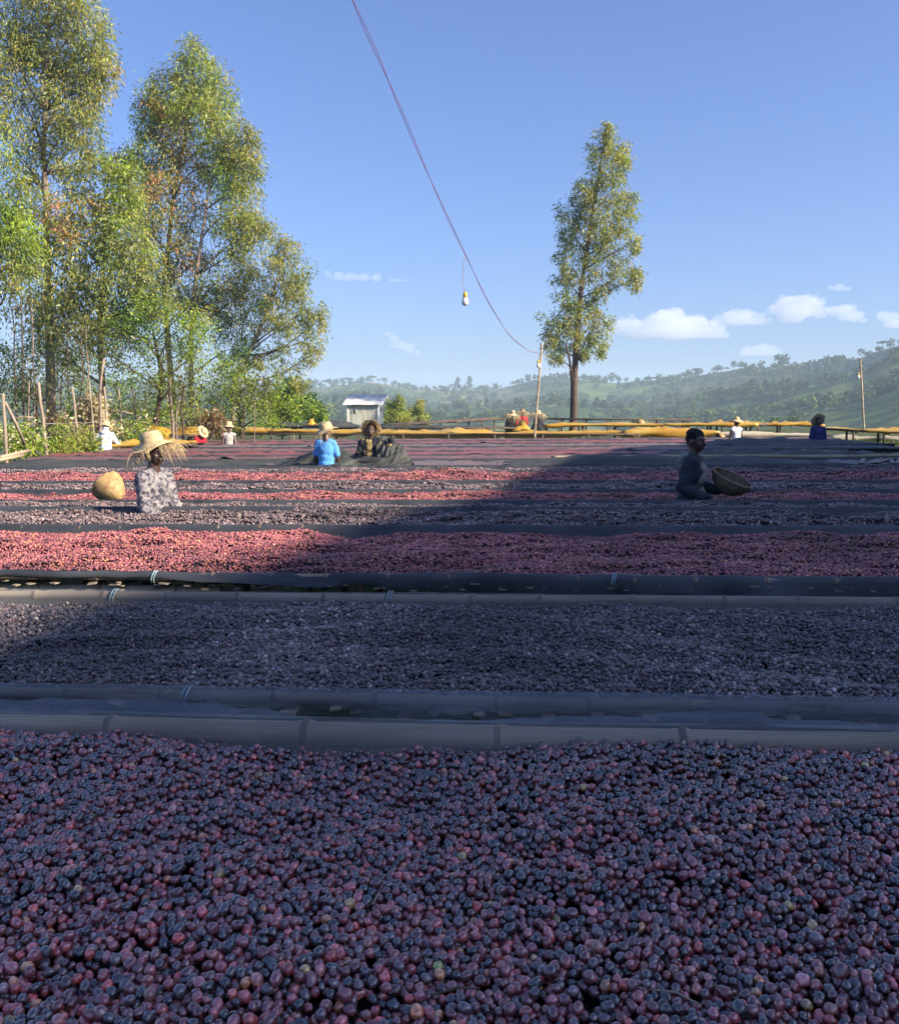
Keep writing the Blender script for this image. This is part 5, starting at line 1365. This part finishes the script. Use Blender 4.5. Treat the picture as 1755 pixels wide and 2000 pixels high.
M['trousers'] = cloth('dark_trousers', (.04, .04, .055), .25)
M['orange_cloth'] = cloth('orange_wrap', (.62, .33, .05), .12)
def floral():
    m, nt, p, out = new_mat('floral_shirt')
    tc = N(nt, 'ShaderNodeTexCoord')
    n = N(nt, 'ShaderNodeTexNoise', i_Scale=24., i_Detail=2.5, i_Distortion=1.2); nt.links.new(tc.outputs['Object'], n.inputs['Vector'])
    v = N(nt, 'ShaderNodeTexVoronoi', i_Scale=26.); nt.links.new(tc.outputs['Object'], v.inputs['Vector'])
    a = N(nt, 'ShaderNodeMath', operation='MULTIPLY_ADD', i_1=.35, i_2=0.); nt.links.new(v.outputs['Distance'], a.inputs[0])
    s = N(nt, 'ShaderNodeMath', operation='ADD'); nt.links.new(n.outputs[0], s.inputs[0]); nt.links.new(a.outputs[0], s.inputs[1])
    r = ramp(nt, s.outputs[0], [(.56, (.03, .032, .05)), (.62, (.09, .085, .105)), (.69, (.20, .18, .185)), (.85, (.30, .27, .265))])
    nt.links.new(r.outputs[0], p.inputs['Base Color']); p.inputs['Roughness'].default_value = .85
    return m
M['floral'] = floral()
def wovenmat():
    return noise_mat('basket_cane', [(.3, (.22, .13, .055)), (.55, (.42, .28, .12)), (.8, (.56, .41, .2))], 22, 5, .6, .4, 60, bump_d=.006)
M['cane'] = wovenmat()
M['cane_dark'] = noise_mat('basket_old', [(.3, (.12, .085, .05)), (.55, (.24, .17, .10)), (.8, (.5, .42, .3))], 26, 6, .65, .4, 60, bump_d=.006)

def hat_mesh(Rb, droop, crown_r, crown_h, wav, seed, flat_top=.75):
    n = 40; th = np.linspace(0, 2 * math.pi, n, endpoint=False); w = Noise(seed, .5, 6)
    prof = [(.001, crown_h), (crown_r * flat_top * .6, crown_h * 1.0), (crown_r * flat_top, crown_h * .95), (crown_r * .93, crown_h * .7), (crown_r, crown_h * .3), (crown_r * 1.02, 0.0),
            (crown_r * 1.2, -.004), (crown_r + (Rb - crown_r) * .4, -droop * .3), (crown_r + (Rb - crown_r) * .75, -droop * .68), (Rb, -droop)]
    V = []
    for k, (r, z) in enumerate(prof):
        f = max(0, (r - crown_r) / (Rb - crown_r))
        dz = wav * f * (np.sin(2 * th + seed) + .5 * np.sin(3 * th + 2 * seed))
        rr = r * (1 + .05 * f * np.sin(5 * th + seed)); 
        ridge = .0025 * math.sin(k * 1.7)
        V.append(np.stack([rr * np.cos(th) * 1.0, rr * np.sin(th) * 1.08, z + dz + ridge], -1))
    V = np.stack(V, 1).reshape(-1, 3)
    return V, [tuple(f) for f in grid_faces(n, len(prof), True)]
def strands(Rb, droop, a0, a1, n, length, seed, r=.0028):
    q = np.random.default_rng(seed); G = Geo()
    for k in range(n):
        a = q.uniform(a0, a1); rr = Rb * q.uniform(.8, 1.02)
        p = np.array([rr * math.cos(a), rr * 1.08 * math.sin(a), -droop * .9])
        d = np.array([math.cos(a), math.sin(a), 0]); L = length * q.uniform(.45, 1.15); out = q.uniform(.25, 1.0)
        t = np.linspace(0, 1, 5)[:, None]
        pts = p + d * L * out * (t - .35 * t ** 2) + np.array([0, 0, -1]) * L * (t ** 2) * q.uniform(.5, 1.0) + np.array([0, 0, .25]) * L * t * (1 - t) + q.normal(0, .25, 3) * L * t
        G.add(tube(pts, [r, r, r * .9, r * .7, r * .4], 4))
    return G
def person(label, x, Y, facing, H, base_z=None, turn=0, tilt=0, nod=0, lean=0, armR=None, armL=None, skin='skin1', shirt=None, sleeve='long', lower='trousers', hem=.80,
           hat=None, hair=False, hood=None, jacket=None, voxel=.012, build=1.0, group='workers tending the beds', seed=0, scarf=None, skirt=False, loose=.004):
    X = (x - CX) / FPX * Y / CP
    X = at(x, 850, Y).x
    gz = float(ground_z(X, Y)) if base_z is None else base_z
    root = empty('person', (X, Y, gz), R(facing)); tag(root, label, 'person', group)
    b = build
    hip = .52 * H
    Ml = Matrix.Translation((0, 0, hip)) @ Matrix.Rotation(R(lean), 4, 'X') @ Matrix.Translation((0, 0, -hip))
    npv = H - .25
    Mh = Ml @ Matrix.Translation((0, 0, npv)) @ Matrix.Rotation(R(-lean * .7), 4, 'X') @ Matrix.Rotation(R(turn), 4, 'Z') @ Matrix.Rotation(R(nod), 4, 'X') @ Matrix.Rotation(R(tilt), 4, 'Y') @ Matrix.Translation((0, 0, -npv))
    def T(Mx, p): return np.array(Mx @ Vector(p))
    def TE(Mx, c, r): 
        V, F = ell(c, r); A = np.array(Mx); return V @ A[:3, :3].T + A[:3, 3], F
    def cap(Mx, p0, r0, p1, r1): return capsule(T(Mx, p0), r0, T(Mx, p1), r1)
    sh = {}; arms = {}
    for s, a in ((-1, armR), (1, armL)):
        S0 = np.array([s * .165 * b, .0, H - .335]); a = a or ((s * .05, .02, -.27), (s * .05, -.10, -.50))
        arms[s] = (T(Ml, S0), T(Ml, S0 + np.array(a[0])), T(Ml, S0 + np.array(a[1])))
    head = [TE(Mh, (0, .006, H - .105), (.074, .094, .105)), TE(Mh, (0, -.030, H - .165), (.056, .062, .062)), TE(Mh, (0, -.052, H - .205), (.034, .03, .022)), cap(Mh, (0, -.086, H - .105), .012, (0, -.108, H - .146), .016),
            cap(Mh, (-.03, -.08, H - .092), .013, (.03, -.08, H - .092), .013), TE(Mh, (0, -.086, H - .179), (.027, .014, .009)), TE(Mh, (0, -.083, H - .192), (.025, .014, .009)), TE(Mh, (-.077, .012, H - .128), (.012, .02, .03)), TE(Mh, (.077, .012, H - .128), (.012, .02, .03)),
            TE(Mh, (-.042, -.058, H - .145), (.024, .022, .02)), TE(Mh, (.042, -.058, H - .145), (.024, .022, .02)), cap(Mh, (0, .012, H - .17), .054, (0, .02, H - .26), .056)]
    neck = [cap(Ml, (0, .02, H - .25), .058, (0, .02, H - .32), .066)]
    def torso(g): return [TE(Ml, (0, .012, H - .45), (.165 * b + g, .105 * b + g, .165 + g)), TE(Ml, (0, .0, H - .62), (.148 * b + g, .10 * b + g, .16 + g)), cap(Ml, (-.07 * b, .01, H - .312), .05 + g, (-.16 * b, .005, H - .345), .05 + g), cap(Ml, (.07 * b, .01, H - .312), .05 + g, (.16 * b, .005, H - .345), .05 + g)]
    pelvis = [TE(Ml, (0, .005, H - .80), (.155 * b, .112 * b, .115))]
    def arm(s, g, upto):
        S0, E, W = arms[s]
        if upto == 'short':
            return [capsule(S0, .046 + g, S0 + (E - S0) * .75, .046 + g * 1.4)]
        o_ = [capsule(S0, .052 + g, E, .042 + g)]
        o_.append(capsule(E, .042 + g, E + (W - E) * (1 if upto == 'hand' else .96), (.028 if upto == 'hand' else .033) + g))
        return o_
    def hand(s):
        _, E, W = arms[s]; d = (W - E) / np.linalg.norm(W - E); side = np.cross(d, (0, 0, 1.)); side /= max(np.linalg.norm(side), 1e-6); up = np.cross(side, d)
        o_ = [ell((0, 0, 0), (.001, .001, .001))]
        o_ = []
        palm = W + d * .05
        Mx = np.stack([d, side, up])
        V, F = ell((0, 0, 0), (.052, .04, .018)); o_.append((V @ Mx + palm, F))
        for k, (off, L) in enumerate(((-.03, .066), (-.01, .076), (.011, .07), (.03, .055))):
            a = palm + d * .036 + side * off; m = a + d * L * .55 - up * .006; t = m + d * L * .4 - up * .022
            o_ += [capsule(a, .0095, m, .009, 8), capsule(m, .009, t, .0075, 8)]
        a = W + d * .02 - side * .03 * s; m = a + d * .035 - side * .026 * s; t = m + d * .03 - side * .006 * s
        o_ += [capsule(a, .013, m, .011, 8), capsule(m, .0105, t, .009, 8)]
        return o_
    legs = []
    for s in (-1, 1):
        hp, kn, an = (s * .085 * b, .0, hip - .02), (s * .095, -.015, H * .28), (s * .095, .025, .085)
        legs += [capsule(hp, .085 * b, kn, .06), capsule(kn, .058, an, .042), capsule((s * .095, .03, .05), .038, (s * .105, -.14, .035), .034)]
    parts = head + neck + torso(-.012) + pelvis + legs
    for s in (-1, 1): parts += arm(s, 0, 'hand') + hand(s)
    me = blob(parts, min(voxel, .011), 2); me.materials.clear(); me.materials.append(M[skin])
    me.polygons.foreach_set('use_smooth', np.ones(len(me.polygons), bool))
    link(bpy.data.objects.new('body', me), root)
    def wear(name, parts, mat, fold=.0035, inflate=.0, cutter=None, vx=None):
        m_ = blob(parts, vx or voxel, 3, fold, seed + len(name), inflate)
        if cutter: cut(m_, cutter)
        m_.materials.clear(); m_.materials.append(M[mat])
        m_.polygons.foreach_set('use_smooth', np.ones(len(m_.polygons), bool))
        return link(bpy.data.objects.new(name, m_), root)
    if shirt:
        ps = torso(.012 + loose) + [TE(Ml, (0, .005, H - .76), (.162 * b + .012 + loose, .118 * b + .01 + loose, .12))]
        if sleeve != 'none':
            for s in (-1, 1): ps += arm(s, .014 + loose * .6, sleeve)
        wear('shirt', ps, shirt)
    if scarf: wear('hood', [TE(Mh, (0, .02, H - .12), (.1, .115, .125)), TE(Ml, (0, .05, H - .30), (.15, .10, .10))], scarf, .004, cutter=lambda c: False)
    if jacket:
        ps = torso(.028) + [TE(Ml, (0, .01, H - .76), (.175 * b, .13 * b, .13))]
        for s in (-1, 1): ps += arm(s, .022, 'long')
        wear('jacket', ps, jacket, .006, cutter=lambda c: abs(c.x + .015) < .055 and c.y < .0 and c.z < H - .28)
    if hood:
        wear('hood', [TE(Ml, (0, .115, H - .36), (.125, .06, .10)), cap(Ml, (-.09, .07, H - .29), .042, (.09, .07, H - .29), .042), cap(Ml, (-.09, .05, H - .29), .038, (-.05, -.07, H - .33), .028), cap(Ml, (.09, .05, H - .29), .038, (.05, -.07, H - .33), .028)], hood, .005)
        # paler front panel and back yoke of the sweatshirt
        wear('front_panel', [TE(Ml, (0, -.035, H - .46), (.13, .118, .155)), TE(Ml, (0, -.03, H - .66), (.13, .115, .15))], hood, .004)
    if lower:
        if skirt: wear('skirt', pelvis + [capsule(T(Ml, (0, .01, H - .82)), .15 * b, (0, 0, .35), .24)], lower, .008)
        else:
            lg = []
            for s in (-1, 1): lg += [capsule((s * .085 * b, 0, hip - .02), .1 * b, (s * .095, -.01, H * .28), .078), capsule((s * .095, -.01, H * .28), .076, (s * .095, .02, .1), .065)]
            wear('trousers', [TE(Ml, (0, .005, H - .81), (.162 * b, .118 * b, .10))] + lg, lower, .005)
    for s in (-1, 1):
        p = T(Mh, (s * .031, -.070, H - .116)); o = mk_obj('eye', *ell(p, (.012, .012, .0085)), M['eye'], root)
        p2 = T(Mh, (s * .031, -.079, H - .116)); mk_obj('pupil', *ell(p2, (.006, .004, .006)), M['hair'], o)
    if hair:
        q = np.random.default_rng(seed); ps = [TE(Mh, (0, .016, H - .085), (.080, .098, .098))]
        for _ in range(90):
            d = q.normal(size=3); d /= np.linalg.norm(d); d[2] = abs(d[2]) * .9 + .1
            ps.append(TE(Mh, np.array([0, .018, H - .078]) + d * np.array([.076, .09, .088]), (.016, .016, .016)))
        zc_ = H - .088
        iM = Mh.inverted()
        wear('hair', ps, 'hair', 0, 0, cutter=lambda c: (lambda l: l.y < -.035 and l.z < zc_ + .028 or l.z < H - .15 or (abs(l.x) > .06 and -.02 < l.y < .04 and l.z < H - .10))(iM @ c), vx=.008)
    if hat:
        Mt = Mh @ Matrix.Translation((hat.get('dx', 0), hat.get('dy', .01), H - .062 + hat.get('dz', 0))) @ Matrix.Rotation(R(hat.get('rx', 0)), 4, 'X') @ Matrix.Rotation(R(hat.get('ry', 0)), 4, 'Y')
        A = np.array(Mt)
        V, F = hat_mesh(hat['R'], hat.get('droop', .03), hat.get('cr', .098), hat.get('ch', .10), hat.get('wav', .012), seed + 1, hat.get('flat', .75))
        o = mk_obj('hat', V @ A[:3, :3].T + A[:3, 3], F, M[hat.get('mat', 'straw')], root)
        md = o.modifiers.new('t', 'SOLIDIFY'); md.thickness = .008
        for k, (a0, a1, n_, L_) in enumerate(hat.get('fringe', [])):
            G = strands(hat['R'], hat.get('droop', .03), R(a0), R(a1), n_, L_, seed + k, hat.get('fr', .003))
            V = np.concatenate(G.V) @ A[:3, :3].T + A[:3, 3]
            f = mk_obj('fringe', V, G.F, M['straw'], o); f['kind'] = 'stuff'
    return root

person('man in patterned grey shirt and wide straw hat with long loose straws', 290, 8.17, 68, 1.60, turn=-8, nod=-7, lean=7, armR=((-.05, -.08, -.26), (-.05, -.34, -.43)), armL=((.05, -.06, -.27), (.0, -.30, -.44)),
       shirt='floral', hat=dict(R=.17, droop=.05, cr=.094, ch=.10, wav=.025, rx=-4, ry=-10, dz=.045, flat=.8, fringe=[(-120, 20, 75, .18), (20, 90, 20, .14), (120, 230, 22, .15)], fr=.0032), voxel=.0095, skin='skin1', seed=3)
person('bare-headed man in dark hooded sweatshirt holding the shaded basket', 1350, 9.25, 66, 1.67, turn=-16, nod=2, lean=4, armR=((-.045, .06, -.27), (-.03, -.20, -.35)), armL=((.05, .0, -.26), (.02, -.27, -.29)),
       shirt='hood_grey', hood='hood_light', hair=True, loose=.014, voxel=.0095, skin='skin1', seed=11)
person('worker in bright blue T-shirt and straw hat seen from behind', 636, 16.62, 176, 1.66, nod=10, lean=3, armR=((-.06, -.04, -.27), (-.05, -.16, -.48)), armL=((.06, -.02, -.27), (.05, -.12, -.50)),
       shirt='blue_tee', sleeve='short', hat=dict(R=.21, droop=.035, cr=.115, ch=.125, wav=.02, rx=-22, ry=14, fringe=[(60, 120, 14, .22)]), skin='skin1', seed=21, build=.9)
person('man in dark open jacket over mustard shirt lifting the net', 724, 17.0, -6, 1.665, turn=4, nod=-2, armR=((-.09, -.05, -.25), (.06, -.20, -.20)), armL=((.16, -.03, -.17), (.24, -.08, .04)),
       shirt='mustard', jacket='jacket', hat=dict(R=.185, droop=-.01, cr=.1, ch=.10, wav=.02, rx=-62, dz=-.02, dy=.03, mat='straw_dark', fringe=[(0, 360, 60, .14)]), skin='skin1', seed=31)
person('worker in white hooded top and straw hat at the left fence, seen from behind', 205, 24.95, 190, 1.69, lean=12, nod=8, armR=((-.12, -.10, -.22), (-.22, -.30, -.34)), armL=((.16, -.06, -.22), (.30, -.18, -.34)),
       shirt='white_cloth', scarf='white_cloth', hat=dict(R=.19, droop=.05, cr=.10, ch=.1, wav=.01, rx=-8, ry=-12, dz=.03), voxel=.016, seed=41, skin='skin2')
person('worker in red bending over the bed beside the yellow mound', 378, 27.2, 60, 1.6, lean=42, nod=20, armR=((-.05, -.10, -.24), (-.02, -.28, -.36)), armL=((.05, -.1, -.24), (.05, -.28, -.36)),
       shirt='red_cloth', lower='red_cloth', skirt=True, hat=dict(R=.19, droop=.03, cr=.1, ch=.09, rx=30, dz=-.02), voxel=.016, seed=51, skin='skin2')
person('worker in pale sleeveless top and white hat facing the camera', 447, 27.2, 6, 1.58, armR=((-.05, -.05, -.27), (.02, -.22, -.46)), armL=((.05, -.05, -.27), (-.02, -.22, -.46)),
       shirt='beige', sleeve='none', hat=dict(R=.16, droop=.05, cr=.1, ch=.12, dz=.01), voxel=.016, seed=61, skin='skin2', build=.92)
person('stooping worker in black with a shaggy straw hat, left of the three', 994, 39.2, 30, 1.62, lean=22, nod=10, shirt='black_cloth', hat=dict(R=.18, droop=.05, cr=.1, ch=.14, dz=.02, fringe=[(0, 360, 150, .36)], fr=.006), voxel=.018, seed=71)
person('worker in red with a shaggy straw hat, middle of the three', 1020, 40.6, 200, 1.66, lean=4, shirt='red_cloth', armR=((-.1, -.05, -.25), (-.12, -.2, -.4)), armL=((.12, -.04, -.25), (.1, -.2, -.42)), lower='orange_cloth', skirt=True, hat=dict(R=.18, droop=.06, cr=.1, ch=.10, dz=.01, mat='straw_dark', fringe=[(0, 360, 150, .34)], fr=.006), voxel=.018, seed=81)
person('worker in black with a pale fringed hat just right of the bamboo pole', 1053, 39.0, -150, 1.6, lean=14, shirt='black_cloth', armL=((.12, .0, -.25), (.1, -.22, -.4)), hat=dict(R=.2, droop=.03, cr=.11, ch=.13, dz=.03, rx=-10, fringe=[(0, 360, 120, .36)], fr=.006), voxel=.018, seed=91)
person('worker in white sleeveless shirt and pointed pale hat in the shade', 1437, 26.8, 20, 1.70, base_z=.06, shirt='white_cloth', sleeve='none', hat=dict(R=.21, droop=.07, cr=.085, ch=.09, flat=.4, dz=.01, mat='straw'), voxel=.016, seed=101, build=.95)
person('worker in dark blue and purple dress with a round straw hat at the right', 1597, 26.4, 8, 1.72, base_z=.06, shirt='indigo', lower='indigo', skirt=True, hat=dict(R=.21, droop=-.01, cr=.1, ch=.10, rx=-60, dz=-.03, dy=.04, fringe=[(0, 360, 50, .1)]), voxel=.016, seed=111, build=1.05)
o = drape('cloth_bundle', 'bright orange cloth bundle beside the three clustered workers', *seg(1000, 838, 38.8, 1034, 836, 38.8), .5, .5, .1, 'tarp', 140, .05, 'cloth bundle', ds=.08)
# ------------------------------------------------------------------ baskets
def basket(label, c, axis, Rr, depth, mat, rot=0., power=.62):
    n, m = 72, 22
    th = np.linspace(0, 2 * math.pi, n, endpoint=False); V = []
    for j in range(m):
        t = j / (m - 1); r = Rr * (1 - t ** (1 / power)) ** (power) if t < 1 else .004; r = max(r, .004); z = -depth * t
        w = .005 * np.where((np.arange(n) // 2 + j) % 2, 1, -1)
        V.append(np.stack([(r + w) * np.cos(th), (r + w) * np.sin(th), z + 0 * th], -1))
    V = np.stack(V, 1).reshape(-1, 3)
    root = empty('basket', c); root.rotation_euler = Vector(axis).to_track_quat('Z', 'Y').to_euler(); tag(root, label, 'basket', 'woven cane baskets')
    o = mk_obj('bowl', V, [tuple(f) for f in grid_faces(n, m, True)], M[mat], root); md = o.modifiers.new('t', 'SOLIDIFY'); md.thickness = .009
    a = np.linspace(0, 2 * math.pi, 49)
    mk_obj('rim', *tube(np.stack([Rr * 1.01 * np.cos(a), Rr * 1.01 * np.sin(a), .004 * np.sin(a * 12)], -1), .011, 6), M[mat], root)
    for k in range(12):
        b_ = k * math.pi / 6; pts = [((Rr * (1 - t ** (1 / power)) ** power + .006) * math.cos(b_), (Rr * (1 - t ** (1 / power)) ** power + .006) * math.sin(b_), -depth * t) for t in np.linspace(.02, .97, 9)]
        mk_obj('rib', *tube(pts, .005, 5), M[mat], root)
    return root
basket('shaded round basket tilted in the hands of the hooded man', np.array(at(1430, 933, 9.25)), (.36, -.28, .9), .215, .19, 'cane_dark')
basket('sunlit basket lying on its side left of the patterned-shirt man', np.array(at(207, 946, 9.55)), (-.70, .36, .58), .165, .25, 'cane', power=.6)
basket('small upturned basket on a far bed below the lone tree', np.array(at(1250, 827, 40.8)), (-.3, .2, -.9), .24, .2, 'cane')
basket('half-hidden reddish basket hanging by the faded sheet left of white shirt', np.array(at(1405, 856, 32.4)), (-.8, -.1, -.4), .2, .2, 'cane')
# ------------------------------------------------------------------ the net being lifted by two workers
def loft(name, label, top, bot, n, m, mat, sag, fold, seed, parent_tag=True):
    Tt, Bt = catmull(np.array(top), np.linspace(0, len(top) - 1, n)), catmull(np.array(bot), np.linspace(0, len(bot) - 1, n))
    v = np.linspace(0, 1, m)[None, :, None]
    V = Tt[:, None] * (1 - v) + Bt[:, None] * v
    u = np.linspace(0, 1, n)[:, None]
    n1, n2 = Noise(seed, 3.0, 10), Noise(seed + 1, 7., 10)
    vv = np.linspace(0, 1, m)[None, :]
    V[..., 2] -= sag * np.sin(vv * math.pi)
    f = fold * (n1(u * 1.6 + .35 * vv, vv * .25) + .5 * n2(u * 1.4 + .3 * vv, vv * .3)) * (.25 + vv)
    V[..., 1] -= f; V[..., 2] += .35 * f * (1 - vv)
    o = mk_obj(name, V.reshape(-1, 3), grid_faces(n, m), M[mat]); md = o.modifiers.new('t', 'SOLIDIFY'); md.thickness = .005
    tag(o, label, 'net', 'dark nets covering beds'); return o
loft('shade_net', 'dark net pulled up between the blue T-shirt worker and the jacket man',
     [at(545, 906, 17.6), at(580, 893, 17.4), at(612, 882, 17.2), at(655, 873, 17.1), at(690, 885, 16.95), at(722, 892, 16.75), at(752, 891, 16.7), at(775, 884, 16.75), at(790, 874, 16.9)],
     [at(540, 909, 17.0), at(575, 909, 16.8), at(612, 909, 16.7), at(655, 909, 16.6), at(690, 909, 16.55), at(722, 909, 16.5), at(752, 909, 16.5), at(780, 909, 16.5), at(812, 909, 16.6)], 90, 16, 'net_sheet', .04, .05, 300)
loft('shade_net', 'raised flap of dark net over the jacket man shoulder',
     [at(737, 856, 17.0), at(746, 851, 17.05), at(754, 852, 17.1), at(765, 860, 17.1), at(778, 868, 17.0), at(790, 874, 16.9)],
     [at(734, 893, 16.8), at(744, 893, 16.75), at(754, 891, 16.72), at(765, 888, 16.72), at(778, 882, 16.78), at(789, 875, 16.88)], 40, 16, 'net_sheet', -.03, .03, 310)
